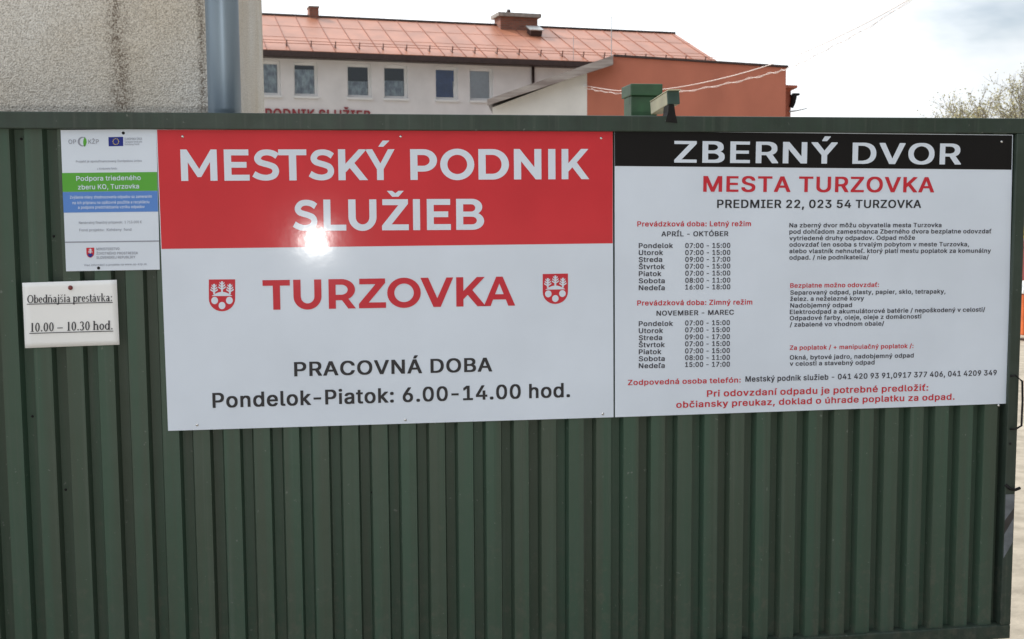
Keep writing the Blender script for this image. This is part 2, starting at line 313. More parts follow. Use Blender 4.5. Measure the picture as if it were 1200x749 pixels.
# ------------------------------------------------------------------ lettering
# outlines of a plain grotesque alphabet in two weights: advance, then closed contours as "x y x y ..."
BOLD = {
 '+': (491, '42 236 42 162 179 162 180 24 274 24 274 162 410 162 410 236 274 236 274 374 179 374 178 236'),
 ',': (226, '20 -129 103 -128 156 60 156 81 49 80 19 -106'),
 '-': (491, '356 178 356 254 95 254 96 178'),
 '.': (226, '158 16 160 58 157 70 148 83 132 94 120 97 66 96 50 89 41 80 34 70 31 58 33 16 39 4 50 -6 58 -11 70 -14 126 -13 142 -6 152 4'),
 '/': (287, '254 543 160 543 158 540 -4 -60 -4 -86 90 -86 91 -84 253 518'),
 '0': (491, '286 -13 322 0 348 19 371 42 384 62 402 100 417 154 424 220 423 306 415 364 399 416 381 452 362 476 330 503 298 518 268 525 194 526 168 522 128 506 104 489 88 472 71 450 51 408 36 354 29 288 30 202 38 144 51 100 69 62 88 36 104 19 124 5 150 -8 184 -16 260 -17|224 448 244 443 264 431 284 412 294 396 305 374 315 342 322 302 325 266 324 226 320 192 311 152 300 124 287 102 272 84 256 72 230 62 210 66 188 78 171 96 158 114 146 140 137 172 131 206 128 242 129 282 133 316 142 356 152 382 171 414 188 431 204 441'),
 '1': (491, '410 -10 410 65 295 66 295 518 178 519 67 436 67 348 106 348 193 412 193 66 58 65 57 -10'),
 '2': (491, '46 -10 408 -10 408 67 189 68 299 184 343 234 376 278 395 322 400 350 400 394 391 434 383 450 367 474 352 489 326 507 288 521 256 526 194 526 166 522 136 512 108 496 79 470 63 446 53 420 49 402 48 352 146 352 147 372 153 394 169 420 190 437 204 444 224 449 248 442 274 426 289 410 295 398 301 372 293 338 281 316 259 286 45 58'),
 '3': (491, '52 519 52 442 254 442 138 310 138 238 208 237 232 233 258 223 280 208 294 192 305 170 310 144 305 120 299 108 278 84 254 70 222 61 208 62 186 68 158 84 139 106 131 124 128 142 26 142 27 102 40 64 57 40 82 17 116 -1 150 -12 184 -17 252 -17 298 -9 332 4 356 19 377 40 391 58 403 82 412 124 412 166 409 188 400 214 390 232 362 264 338 281 316 291 282 299 259 300 391 450 391 518'),
 '4': (491, '330 519 227 518 21 168 22 95 262 95 264 -10 362 -10 362 94 432 96 432 172 362 174 362 328 263 328 262 173 138 174 329 496'),
 '5': (491, '384 519 77 518 48 266 48 244 104 236 148 236 164 249 198 262 216 266 234 262 262 248 290 220 301 198 309 162 306 142 299 122 281 94 258 74 240 66 220 61 196 68 170 84 151 108 140 140 42 140 43 100 54 66 74 36 88 22 114 4 152 -11 178 -16 254 -17 286 -12 314 -2 348 19 372 42 392 72 403 100 409 128 409 198 403 228 394 252 378 278 364 296 348 311 326 325 304 335 276 342 198 344 158 336 170 442 384 442'),
 '6': (491, '340 519 234 519 99 322 77 284 57 240 49 212 45 184 46 128 57 82 71 54 96 24 122 5 152 -9 194 -17 258 -17 286 -13 306 -7 340 11 366 34 381 52 398 86 404 106 408 134 407 192 397 232 380 264 354 292 336 305 316 314 278 323 221 324 341 498|230 60 216 62 196 71 182 80 168 94 152 122 144 156 146 174 152 194 167 220 192 242 210 250 226 254 258 243 281 224 300 194 308 158 301 124 284 94 258 71'),
 '7': (491, '78 -10 185 -8 410 438 410 519 43 518 44 442 296 442 78 10'),
 '8': (491, '164 522 144 516 120 505 92 484 71 460 56 428 51 400 51 360 56 334 68 306 77 294 107 266 82 251 64 234 49 212 41 194 33 156 33 114 38 86 51 58 76 28 106 6 134 -6 160 -13 192 -17 260 -17 310 -9 334 0 354 11 372 24 388 40 403 60 411 76 419 106 420 156 417 176 409 200 388 234 370 251 345 266 360 278 375 294 384 306 396 334 401 360 401 400 396 428 385 452 371 472 342 498 318 512 288 522 258 526 194 526|135 134 135 146 139 160 155 188 166 199 186 212 206 220 224 224 260 215 286 199 305 176 313 160 317 146 317 134 312 116 304 100 288 84 264 69 230 60 206 63 188 69 164 84 145 106|226 301 206 306 190 313 171 330 157 354 153 368 153 382 165 412 182 431 202 442 222 448 230 448 246 444 264 435 279 424 289 410 295 398 299 382 299 368 291 344 270 319 252 308'),
 '9': (491, '112 -10 218 -10 350 182 376 226 393 262 403 294 408 326 407 382 397 424 386 446 367 474 344 495 304 516 284 522 258 526 194 526 172 523 148 516 114 498 94 483 72 456 55 424 49 404 45 376 46 316 55 278 74 242 100 216 136 195 174 186 231 184 111 10|226 449 258 438 283 416 300 388 308 350 300 314 284 288 260 267 238 257 222 255 192 267 167 290 151 318 144 352 152 386 168 414 182 429 196 438'),
 ':': (226, '158 16 160 58 157 70 148 83 132 94 120 97 66 96 50 89 41 80 34 70 31 58 33 16 39 4 50 -6 58 -11 70 -14 126 -13 142 -6 152 4|154 350 140 365 120 372 70 372 52 365 39 354 32 338 31 300 37 282 52 267 70 261 120 261 138 267 154 282 160 300 160 332'),
 'A': (518, '482 -10 482 10 479 20 296 518 182 519 0 20 -3 10 -3 -10 104 -10 154 132 326 132 376 -10|238 382 298 209 181 210'),
 'B': (494, '42 519 41 -10 298 -9 340 -1 360 6 384 19 406 38 423 64 432 86 437 114 436 168 432 188 425 206 409 232 394 247 378 258 359 266 382 281 396 294 409 316 415 336 417 352 415 410 406 440 394 462 372 485 350 500 320 512 296 517 276 519|144 220 242 221 266 217 292 205 316 184 331 158 335 144 335 132 326 108 318 96 304 84 270 71 242 67 144 67|144 296 144 442 234 442 254 439 282 428 304 408 316 378 315 360 302 332 284 314 260 302 238 296'),
 'C': (548, '400 496 360 514 312 525 232 526 188 519 142 501 108 477 78 446 55 412 33 358 23 308 21 224 28 170 43 122 67 76 84 54 104 35 142 8 182 -8 222 -16 300 -17 336 -12 380 2 412 21 444 48 470 86 488 130 492 148 492 170 390 170 379 140 366 118 346 97 330 85 300 71 272 64 252 66 232 72 208 83 192 93 162 124 139 166 125 218 122 262 126 296 135 332 150 366 168 392 184 409 210 427 240 440 264 445 278 444 308 435 330 424 346 412 366 392 379 370 390 338 492 338 492 360 488 378 470 424 448 456 426 477'),
 'D': (540, '42 -10 256 -10 308 -3 342 7 380 27 406 47 437 82 463 134 476 182 481 226 481 284 478 316 469 358 446 414 422 448 386 480 342 503 312 512 284 517 262 519 41 518|144 67 144 442 230 441 254 437 280 429 310 412 339 386 354 364 369 328 378 284 380 248 375 206 365 170 353 144 335 120 314 101 288 85 254 73 226 68'),
 'E': (457, '394 -10 394 67 144 68 144 219 374 220 374 296 144 296 144 442 390 442 391 518 42 519 41 -10'),
 'F': (448, '42 -10 144 -10 144 211 365 212 364 288 144 288 144 442 388 442 388 519 41 518'),
 'G': (558, '166 512 142 501 116 485 82 452 54 412 37 372 28 340 23 308 21 224 28 170 44 118 68 74 100 37 130 15 166 -3 198 -12 224 -16 304 -17 340 -12 382 2 408 16 441 42 467 76 482 104 492 138 496 162 497 266 264 266 264 189 395 188 390 164 376 130 363 112 346 94 328 82 310 73 290 67 266 64 232 72 200 88 170 114 147 148 131 190 123 234 123 274 130 316 142 350 153 372 168 392 186 411 202 422 222 433 244 441 262 445 284 442 308 434 334 420 364 390 375 372 390 339 492 339 493 362 480 404 457 444 428 474 400 495 368 511 336 521 298 526 220 525 200 522'),
 'H': (555, '42 -10 144 -10 144 222 372 222 373 -10 476 -10 476 519 373 518 372 299 144 299 144 518 41 518'),
 'I': (339, '12 -10 288 -10 288 67 202 68 202 442 288 442 288 519 12 518 12 442 99 442 99 68 12 67'),
 'J': (434, '354 519 253 518 253 144 246 110 237 94 222 77 200 65 182 62 156 72 136 90 124 110 120 124 117 144 116 183 14 182 15 110 25 68 45 34 62 18 82 3 120 -12 154 -17 216 -17 250 -12 276 -3 300 12 324 34 338 56 349 84 355 122'),
 'K': (505, '468 -10 468 10 270 286 467 498 467 518 346 519 144 300 144 518 42 519 41 -10 144 -10 144 158 196 212 354 -10'),
 'L': (431, '42 519 41 -10 380 -10 380 67 144 68 144 518'),
 'M': (666, '586 519 456 518 332 196 314 144 301 186 172 518 42 519 41 -10 141 -10 142 307 268 -10 362 -8 484 307 485 -10 586 -10'),
 'N': (561, '482 -10 482 518 380 518 380 165 157 516 154 519 42 519 41 -10 144 -10 144 346 181 282 366 -8 368 -10'),
 'O': (571, '384 505 346 519 302 526 232 526 182 517 142 501 106 476 76 444 47 396 28 338 21 284 22 210 32 154 47 112 76 64 110 30 150 4 188 -10 232 -17 302 -17 352 -8 392 8 416 23 432 37 458 64 485 108 503 160 512 224 511 298 501 356 485 400 458 444 428 476 404 494|264 445 290 441 326 426 346 412 367 390 384 366 398 334 407 300 411 262 410 232 403 190 391 158 372 124 348 99 326 83 304 73 270 64 240 69 208 83 188 97 163 122 147 148 134 178 126 212 122 246 125 290 134 330 147 360 162 384 186 411 208 426 232 437'),
 'P': (483, '42 -10 144 -10 144 176 270 176 320 184 352 197 374 212 388 226 405 248 421 286 427 314 428 370 425 394 416 424 401 454 384 474 358 493 320 511 270 519 41 518|144 252 144 442 228 442 246 440 270 433 292 420 304 408 316 388 322 370 325 350 323 330 318 312 303 286 278 266 248 255 226 252'),
 'Q': (571, '486 -58 487 -38 432 36 458 64 485 108 501 152 511 210 512 284 505 340 489 390 468 430 449 454 428 476 406 492 374 509 332 522 302 526 214 524 170 513 130 494 106 476 85 454 61 422 39 376 25 322 21 284 21 224 25 186 32 154 41 126 66 78 86 52 118 23 150 4 182 -8 232 -17 302 -17 346 -10 382 -58|270 445 304 436 330 423 352 406 374 382 391 352 402 322 409 286 411 246 407 210 398 174 383 142 368 121 332 169 226 168 226 148 287 68 264 64 232 72 208 83 188 97 163 122 147 148 134 178 125 218 122 262 126 296 135 332 147 360 170 394 186 411 208 426 240 440'),
 'R': (487, '42 519 41 -10 144 -10 144 188 228 188 334 -10 446 -10 447 10 342 202 372 219 394 238 415 272 424 300 428 328 426 394 416 430 397 462 382 479 354 498 332 508 292 517 272 519|144 442 228 442 246 440 278 431 294 420 314 398 325 362 326 352 321 324 309 300 296 287 284 279 252 268 230 265 144 265'),
 'S': (485, '322 514 298 521 262 526 194 526 172 524 142 517 102 500 78 483 56 458 42 432 33 394 33 350 41 316 57 290 86 264 124 243 164 229 242 208 286 191 313 170 322 156 326 142 326 134 320 116 306 96 294 85 266 69 240 62 220 60 196 65 176 72 152 88 142 98 131 114 122 147 20 147 19 122 22 102 31 74 43 52 56 36 72 20 98 4 120 -6 154 -15 188 -19 272 -18 318 -9 354 7 380 24 399 44 419 80 427 118 426 170 418 200 400 228 378 248 330 275 260 296 230 303 178 322 160 334 143 352 136 366 135 380 139 392 151 412 164 425 188 439 222 448 258 440 292 421 308 402 315 386 318 368 420 368 420 394 416 418 411 432 396 460 376 481 362 493'),
 'T': (487, '276 -10 276 442 436 442 436 518 14 519 14 442 174 442 174 -10'),
 'U': (555, '42 519 41 150 50 102 59 82 76 54 106 24 132 6 174 -10 212 -17 294 -18 322 -15 372 0 404 18 434 46 452 70 465 96 474 132 476 150 476 518 374 518 374 178 369 150 353 114 326 87 314 79 288 68 254 63 216 73 186 91 163 118 152 138 146 158 143 178 143 518'),
 'V': (518, '-3 518 -1 492 184 -8 296 -10 479 490 482 498 482 518 375 518 242 127 104 518'),
 'W': (724, '689 518 584 518 492 160 398 519 287 518 194 161 101 518 -2 519 -3 498 136 -10 249 -10 342 335 436 -10 548 -10 689 498'),
 'X': (512, '0 -10 110 -10 199 116 236 174 364 -10 475 -10 475 10 301 262 465 498 464 519 356 519 300 442 238 347 183 432 122 519 10 518 10 498 174 260 -1 10'),
 'Y': (510, '184 -10 287 -10 287 198 474 498 474 519 362 519 267 364 236 311 110 519 -3 518 -3 498 184 198'),
 'Z': (476, '22 519 22 442 287 442 23 56 23 -10 418 -10 418 67 150 68 186 116 416 452 416 518'),
 'a': (427, '356 -10 356 274 353 298 347 318 329 350 312 366 286 381 264 388 228 394 162 394 128 389 98 380 66 361 45 342 29 318 22 302 22 281 80 264 118 264 132 286 150 303 174 315 196 320 226 310 241 298 251 282 256 256 250 247 232 239 140 228 94 218 56 202 34 184 18 160 11 128 13 72 19 52 33 28 50 10 66 -1 96 -13 120 -18 192 -19 208 -17 238 -8 256 3 258 -10|257 166 257 140 251 116 238 94 222 78 210 69 186 59 166 57 136 68 117 88 112 100 115 118 122 130 138 142 150 148 174 155'),
 'b': (462, '34 519 34 -10 130 -10 132 9 150 -5 176 -15 198 -18 260 -18 294 -12 324 1 344 15 365 36 378 54 394 86 404 122 409 162 408 230 399 276 384 314 365 342 340 366 312 382 282 391 260 394 184 393 158 386 134 371 133 518|226 59 208 61 190 69 176 79 160 96 152 108 140 136 132 184 136 226 143 252 153 272 163 286 180 302 196 312 216 318 234 316 252 308 266 297 280 282 287 272 301 240 309 194 303 144 287 106 277 92 260 76 238 63'),
 'c': (434, '332 361 304 378 264 391 240 394 164 393 124 383 98 370 63 340 44 314 27 278 17 236 15 162 19 128 30 90 48 56 69 30 98 6 124 -7 164 -17 242 -18 260 -16 290 -8 320 7 334 18 354 38 366 54 382 90 382 112 324 127 286 127 279 110 268 92 252 76 234 65 212 58 202 58 186 63 164 76 138 104 124 134 116 172 117 210 130 256 146 282 164 300 186 313 202 318 212 318 230 313 248 304 269 282 284 252 324 252 380 267 381 288 370 316 350 344'),
 'd': (462, '390 519 292 518 292 370 266 386 240 393 164 394 142 391 114 382 86 366 60 342 41 314 26 278 17 238 15 162 19 128 31 84 47 52 60 34 80 15 102 0 130 -12 164 -18 226 -18 248 -15 274 -5 294 9 294 -10 391 -10|210 59 192 61 174 69 158 80 145 94 137 106 125 134 118 160 115 184 121 234 128 254 138 274 147 286 168 304 184 313 200 318 218 316 236 308 250 298 266 280 274 268 285 242 293 194 292 172 286 140 270 104 258 88 244 75 228 65'),
 'e': (442, '118 381 86 363 54 330 34 296 22 262 15 214 16 148 24 106 42 64 61 38 88 12 116 -4 148 -14 178 -18 258 -17 292 -10 322 4 350 24 369 48 384 80 384 101 326 115 288 115 273 90 252 71 220 58 200 59 170 71 143 94 128 118 117 158 390 159 390 220 387 250 380 282 365 316 350 338 326 362 308 374 274 388 238 394 172 394 150 391|118 232 126 256 143 284 170 307 182 313 204 319 220 316 236 309 262 288 276 266 287 234 286 231'),
 'f': (292, '62 -10 161 -10 161 316 247 318 247 388 162 389 162 426 170 446 178 455 190 461 198 462 208 458 246 458 262 510 260 532 222 540 158 540 136 536 112 527 96 517 80 500 67 476 62 452 62 390 -13 388 -12 317 62 316'),
 'g': (463, '390 389 294 389 294 369 264 387 240 393 164 394 138 390 112 381 86 366 60 342 41 314 29 288 19 252 15 218 15 164 20 126 27 100 38 76 56 48 74 30 98 14 122 3 152 -4 240 -4 264 2 292 18 291 -16 282 -44 264 -65 252 -73 230 -82 202 -86 174 -79 146 -61 120 -31 82 -31 34 -58 32 -80 36 -88 54 -112 82 -135 112 -149 152 -159 172 -161 262 -159 300 -150 328 -138 348 -124 373 -94 385 -68 391 -32|210 318 228 312 246 302 264 284 271 274 282 252 287 236 292 210 293 188 286 144 270 110 256 93 242 83 228 76 206 70 182 76 166 84 152 95 141 108 130 128 121 152 117 170 115 198 118 222 125 246 143 280 164 302 172 308 192 316'),
 'h': (448, '34 519 34 -10 133 -10 133 228 135 244 145 274 164 296 190 312 206 317 214 317 238 308 254 294 268 274 276 246 277 -10 376 -10 376 266 370 306 363 326 353 344 336 363 316 378 290 389 268 393 188 393 160 386 134 372 133 518'),
 'i': (205, '34 -10 133 -10 132 389 34 388|142 456 145 468 144 504 138 516 128 527 118 532 108 534 54 533 34 522 24 506 22 498 23 462 29 450 48 436 58 433 114 434 128 440'),
 'j': (205, '132 389 34 388 34 -28 30 -48 16 -67 -2 -76 -29 -78 -28 -153 34 -153 56 -150 76 -143 98 -130 110 -118 120 -102 127 -86 133 -52|142 456 145 468 144 504 138 516 128 526 120 531 108 534 54 533 38 526 25 510 22 498 23 462 31 448 48 436 58 433 114 434 128 441'),
 'k': (419, '34 519 34 -10 133 -10 133 130 152 147 276 -10 390 -10 391 10 229 214 379 368 379 388 266 389 134 254 133 518'),
 'l': (227, '34 519 34 62 38 40 50 16 68 -1 86 -8 108 -12 176 -12 194 -9 200 -6 200 14 189 64 150 64 139 72 134 86 133 518'),
 'm': (648, '576 -10 576 278 574 296 566 326 559 340 546 358 528 375 510 385 482 394 406 396 382 392 364 386 338 372 320 355 298 378 290 384 258 395 182 395 156 388 132 373 130 389 34 388 34 -10 133 -10 133 238 135 254 139 268 154 292 172 308 198 318 210 316 228 306 246 286 254 266 256 -10 354 -10 355 254 362 276 372 292 392 310 414 318 432 315 454 303 468 286 476 262 477 -10'),
 'n': (448, '376 -10 376 266 373 292 365 320 346 352 332 367 314 379 290 389 268 393 188 393 160 386 132 371 130 389 34 389 34 -10 133 -10 133 228 135 244 145 274 164 296 190 312 206 317 214 317 238 308 254 294 268 274 276 246 277 -10'),
 'o': (453, '314 3 344 27 368 56 385 90 396 128 400 162 398 236 390 272 373 312 350 344 328 363 298 381 268 390 240 394 164 393 138 388 102 373 76 353 52 326 33 294 20 254 15 214 16 148 25 104 39 70 60 40 88 13 118 -5 142 -13 174 -18 250 -17 284 -10|208 319 230 313 242 307 258 295 273 278 285 256 291 240 300 192 299 172 293 142 287 124 274 100 258 81 242 69 230 63 208 57 186 63 174 69 164 76 142 98 124 134 115 184 117 210 123 238 130 256 143 278 164 300 174 307 186 313'),
 'p': (462, '34 -153 133 -152 134 7 162 -10 188 -17 260 -18 282 -15 310 -6 340 11 365 36 384 64 400 104 408 148 409 216 405 250 394 292 378 324 365 342 344 362 328 374 294 388 260 394 178 392 158 386 132 369 130 389 34 388|226 59 208 61 190 69 176 79 160 96 152 108 140 136 132 184 136 226 143 252 153 272 163 286 180 302 196 312 216 318 234 316 252 308 266 297 280 282 287 272 301 240 309 194 303 144 287 106 277 92 260 76 238 63'),
 'q': (462, '390 -153 391 388 294 389 294 369 266 386 246 392 230 394 164 394 130 388 98 374 80 362 60 342 47 324 31 292 18 244 15 216 17 140 24 106 43 60 60 34 84 11 112 -5 142 -15 164 -18 236 -17 264 -10 292 7 292 -152|210 59 192 61 174 69 158 80 145 94 137 106 125 134 118 160 115 184 121 234 128 254 138 274 147 286 168 304 184 313 200 318 218 316 236 308 250 298 266 280 274 268 285 242 293 194 292 172 286 140 270 104 258 88 244 75 228 65'),
 'r': (297, '34 -10 133 -10 133 236 136 254 145 274 154 286 170 300 184 308 202 314 262 312 262 394 176 394 148 386 132 376 130 389 34 388'),
 's': (403, '68 6 92 -7 136 -17 216 -18 234 -16 262 -10 292 2 320 23 336 44 345 62 349 78 350 126 344 152 332 174 312 193 284 208 262 216 174 237 152 247 139 256 129 276 134 290 144 303 166 316 182 321 200 319 220 309 239 288 250 267 288 267 342 280 343 302 332 328 318 350 304 364 286 376 264 386 232 393 154 394 134 392 104 384 80 372 62 359 42 336 33 318 29 302 28 254 34 226 46 206 66 187 100 169 216 138 230 130 241 120 248 104 241 88 226 72 204 61 184 56 158 62 138 73 122 92 112 117 74 117 18 104 18 78 31 44 43 28'),
 't': (265, '230 -9 232 -8 232 14 221 64 168 63 152 74 145 98 145 316 222 317 223 388 145 390 144 481 46 481 46 390 -13 388 -13 318 46 316 46 72 53 40 62 24 78 6 100 -6 116 -11 136 -14 206 -14'),
 'u': (448, '34 389 34 114 37 88 43 64 52 44 64 26 78 12 92 3 110 -6 142 -14 212 -15 228 -13 260 -3 278 9 280 -10 376 -10 376 388 277 388 277 152 274 132 262 102 248 84 220 67 204 62 196 62 172 71 156 84 143 102 135 126 133 142 133 388'),
 'v': (427, '-2 388 -1 366 143 -8 244 -10 388 362 390 388 285 388 194 136 104 388'),
 'w': (605, '564 388 461 388 398 160 335 388 234 389 185 218 170 159 106 388 4 389 4 368 119 -10 218 -10 284 222 349 -10 448 -10 564 368'),
 'x': (417, '2 -10 110 -10 190 111 268 -10 377 -10 377 10 250 192 371 368 370 389 264 389 212 314 190 277 118 389 10 388 10 368 129 194 2 10'),
 'y': (427, '30 -150 60 -155 122 -155 144 -151 164 -143 180 -133 196 -118 207 -102 224 -66 388 362 390 368 390 389 285 388 194 136 104 388 -2 388 -1 366 140 0 133 -24 122 -50 104 -71 92 -77 42 -76 28 -128 28 -148'),
 'z': (418, '358 -10 358 66 158 66 352 320 352 388 30 389 30 313 221 312 23 56 23 -10'),
 'Á': (518, '482 -10 482 10 479 20 296 518 182 519 0 20 -3 10 -3 -10 104 -10 154 132 326 132 376 -10|238 382 298 209 181 210|348 668 242 669 194 568 194 548 282 548 348 648'),
 'É': (457, '394 -10 394 67 144 68 144 219 374 220 374 296 144 296 144 442 390 442 391 518 42 519 41 -10|326 668 220 669 172 568 172 548 260 548 326 648'),
 'Í': (339, '12 -10 288 -10 288 67 202 68 202 442 288 442 288 519 12 518 12 442 99 442 99 68 12 67|259 668 152 669 105 568 105 548 192 548 259 648'),
 'Ó': (571, '384 505 346 519 302 526 232 526 182 517 142 501 106 476 76 444 47 396 28 338 21 284 22 210 32 154 47 112 76 64 110 30 150 4 188 -10 232 -17 302 -17 352 -8 392 8 416 23 432 37 458 64 485 108 503 160 512 224 511 298 501 356 485 400 458 444 428 476 404 494|264 445 290 441 326 426 346 412 367 390 384 366 398 334 407 300 411 262 410 232 403 190 391 158 372 124 348 99 326 83 304 73 270 64 240 69 208 83 188 97 163 122 147 148 134 178 126 212 122 246 125 290 134 330 147 360 162 384 186 411 208 426 232 437|375 668 270 669 221 568 221 548 308 548 375 648'),
 'Ú': (555, '42 519 41 150 50 102 59 82 76 54 106 24 132 6 174 -10 212 -17 294 -18 322 -15 372 0 404 18 434 46 452 70 465 96 474 132 476 150 476 518 374 518 374 178 369 150 353 114 326 87 314 79 288 68 254 63 216 73 186 91 163 118 152 138 146 158 143 178 143 518|367 668 262 669 213 568 213 548 300 548 367 648'),
 'Ý': (510, '184 -10 287 -10 287 198 474 498 474 519 362 519 267 364 236 311 110 519 -3 518 -3 498 184 198|344 668 238 669 190 568 190 548 278 548 344 648'),
 'á': (427, '356 -10 356 274 353 298 347 318 329 350 312 366 286 381 264 388 228 394 162 394 128 389 98 380 66 361 45 342 29 318 22 302 22 281 80 264 118 264 132 286 150 303 174 315 196 320 226 310 241 298 251 282 256 256 250 247 232 239 140 228 94 218 56 202 34 184 18 160 11 128 13 72 19 52 33 28 50 10 66 -1 96 -13 120 -18 192 -19 208 -17 238 -8 256 3 258 -10|257 166 257 140 251 116 238 94 222 78 210 69 186 59 166 57 136 68 117 88 112 100 115 118 122 130 138 142 150 148 174 155|297 538 192 539 143 440 143 420 230 419 297 518'),
 'ä': (427, '356 -10 356 274 353 298 347 318 329 350 312 366 286 381 264 388 228 394 162 394 128 389 98 380 66 361 45 342 29 318 22 302 22 281 80 264 118 264 132 286 150 303 174 315 196 320 226 310 241 298 251 282 256 256 250 247 232 239 140 228 94 218 56 202 34 184 18 160 11 128 13 72 19 52 33 28 50 10 66 -1 96 -13 120 -18 192 -19 208 -17 238 -8 256 3 258 -10|257 166 257 140 251 116 238 94 222 78 210 69 186 59 166 57 136 68 117 88 112 100 115 118 122 130 138 142 150 148 174 155|172 514 156 529 142 533 92 533 80 529 65 516 59 504 58 468 62 454 76 440 92 433 142 433 156 438 168 448 176 462 177 498|315 452 320 466 320 500 315 514 302 527 286 533 236 533 222 528 207 514 202 498 203 462 211 448 224 437 236 433 286 433 300 438'),
 'é': (442, '118 381 86 363 54 330 34 296 22 262 15 214 16 148 24 106 42 64 61 38 88 12 116 -4 148 -14 178 -18 258 -17 292 -10 322 4 350 24 369 48 384 80 384 101 326 115 288 115 273 90 252 71 220 58 200 59 170 71 143 94 128 118 117 158 390 159 390 220 387 250 380 282 365 316 350 338 326 362 308 374 274 388 238 394 172 394 150 391|118 232 126 256 143 284 170 307 182 313 204 319 220 316 236 309 262 288 276 266 287 234 286 231|312 538 206 539 158 440 158 420 246 419 312 518'),
 'í': (205, '34 -10 133 -10 132 389 34 388|192 538 86 539 38 440 38 420 126 419 192 518'),
 'ó': (453, '314 3 344 27 368 56 385 90 396 128 400 162 398 236 390 272 373 312 350 344 328 363 298 381 268 390 240 394 164 393 138 388 102 373 76 353 52 326 33 294 20 254 15 214 16 148 25 104 39 70 60 40 88 13 118 -5 142 -13 174 -18 250 -17 284 -10|208 319 230 313 242 307 258 295 273 278 285 256 291 240 300 192 299 172 293 142 287 124 274 100 258 81 242 69 230 63 208 57 186 63 174 69 164 76 142 98 124 134 115 184 117 210 123 238 130 256 143 278 164 300 174 307 186 313|316 538 210 539 162 440 162 420 250 419 316 518'),
 'ô': (453, '314 3 344 27 368 56 385 90 396 128 400 162 398 236 390 272 373 312 350 344 328 363 298 381 268 390 240 394 164 393 138 388 102 373 76 353 52 326 33 294 20 254 15 214 16 148 25 104 39 70 60 40 88 13 118 -5 142 -13 174 -18 250 -17 284 -10|208 319 230 313 242 307 258 295 273 278 285 256 291 240 300 192 299 172 293 142 287 124 274 100 258 81 242 69 230 63 208 57 186 63 174 69 164 76 142 98 124 134 115 184 117 210 123 238 130 256 143 278 164 300 174 307 186 313|336 426 336 448 254 539 160 539 79 448 80 425 176 425 208 461 238 425'),
 'ú': (448, '34 389 34 114 37 88 43 64 52 44 64 26 78 12 92 3 110 -6 142 -14 212 -15 228 -13 260 -3 278 9 280 -10 376 -10 376 388 277 388 277 152 274 132 262 102 248 84 220 67 204 62 196 62 172 71 156 84 143 102 135 126 133 142 133 388|313 538 208 539 159 440 159 420 246 419 313 518'),
 'ý': (427, '30 -150 60 -155 122 -155 144 -151 164 -143 180 -133 196 -118 207 -102 224 -66 388 362 390 368 390 389 285 388 194 136 104 388 -2 388 -1 366 140 0 133 -24 122 -50 104 -71 92 -77 42 -76 28 -128 28 -148|303 538 196 539 149 440 149 420 236 419 303 518'),
 'Č': (548, '400 496 360 514 312 525 232 526 188 519 142 501 108 477 78 446 55 412 33 358 23 308 21 224 28 170 43 122 67 76 84 54 104 35 142 8 182 -8 222 -16 300 -17 336 -12 380 2 412 21 444 48 470 86 488 130 492 148 492 170 390 170 379 140 366 118 346 97 330 85 300 71 272 64 252 66 232 72 208 83 192 93 162 124 139 166 125 218 122 262 126 296 135 332 150 366 168 392 184 409 210 427 240 440 264 445 278 444 308 435 330 424 346 412 366 392 379 370 390 338 492 338 492 360 488 378 470 424 448 456 426 477|395 668 296 669 266 633 236 669 138 669 138 646 218 555 314 555 395 646'),
 'č': (434, '332 361 304 378 264 391 240 394 164 393 124 383 98 370 63 340 44 314 27 278 17 236 15 162 19 128 30 90 48 56 69 30 98 6 124 -7 164 -17 242 -18 260 -16 290 -8 320 7 334 18 354 38 366 54 382 90 382 112 324 127 286 127 279 110 268 92 252 76 234 65 212 58 202 58 186 63 164 76 138 104 124 134 116 172 117 210 130 256 146 282 164 300 186 313 202 318 212 318 230 313 248 304 269 282 284 252 324 252 380 267 381 288 370 316 350 344|336 538 238 539 208 503 176 539 80 539 79 516 160 425 254 425 336 516'),
 'ď': (531, '390 519 292 518 292 370 266 386 240 393 164 394 142 391 114 382 86 366 60 342 41 314 26 278 17 238 15 162 19 128 31 84 47 52 60 34 80 15 102 0 130 -12 164 -18 226 -18 248 -15 274 -5 294 9 294 -10 391 -10|210 59 192 61 174 69 158 80 145 94 137 106 125 134 118 160 115 184 121 234 128 254 138 274 147 286 168 304 184 313 200 318 218 316 236 308 250 298 266 280 274 268 285 242 293 194 292 172 286 140 270 104 258 88 244 75 228 65|400 394 481 394 499 520 498 543 399 542'),
 'Ľ': (431, '42 519 41 -10 380 -10 380 67 144 68 144 518|192 394 273 394 291 520 290 543 192 542'),
 'ľ': (264, '34 519 34 62 38 40 50 16 68 -1 86 -8 108 -12 176 -12 194 -9 200 -6 200 14 189 64 150 64 139 72 134 86 133 518|144 394 225 394 243 520 242 543 144 542'),
 'ň': (448, '376 -10 376 266 373 292 365 320 346 352 332 367 314 379 290 389 268 393 188 393 160 386 132 371 130 389 34 389 34 -10 133 -10 133 228 135 244 145 274 164 296 190 312 206 317 214 317 238 308 254 294 268 274 276 246 277 -10|333 538 234 539 204 502 174 539 78 539 77 516 158 425 252 425 333 516'),
 'ŕ': (297, '34 -10 133 -10 133 236 136 254 145 274 154 286 170 300 184 308 202 314 262 312 262 394 176 394 148 386 132 376 130 389 34 388|252 538 146 539 98 440 98 420 186 419 252 518'),
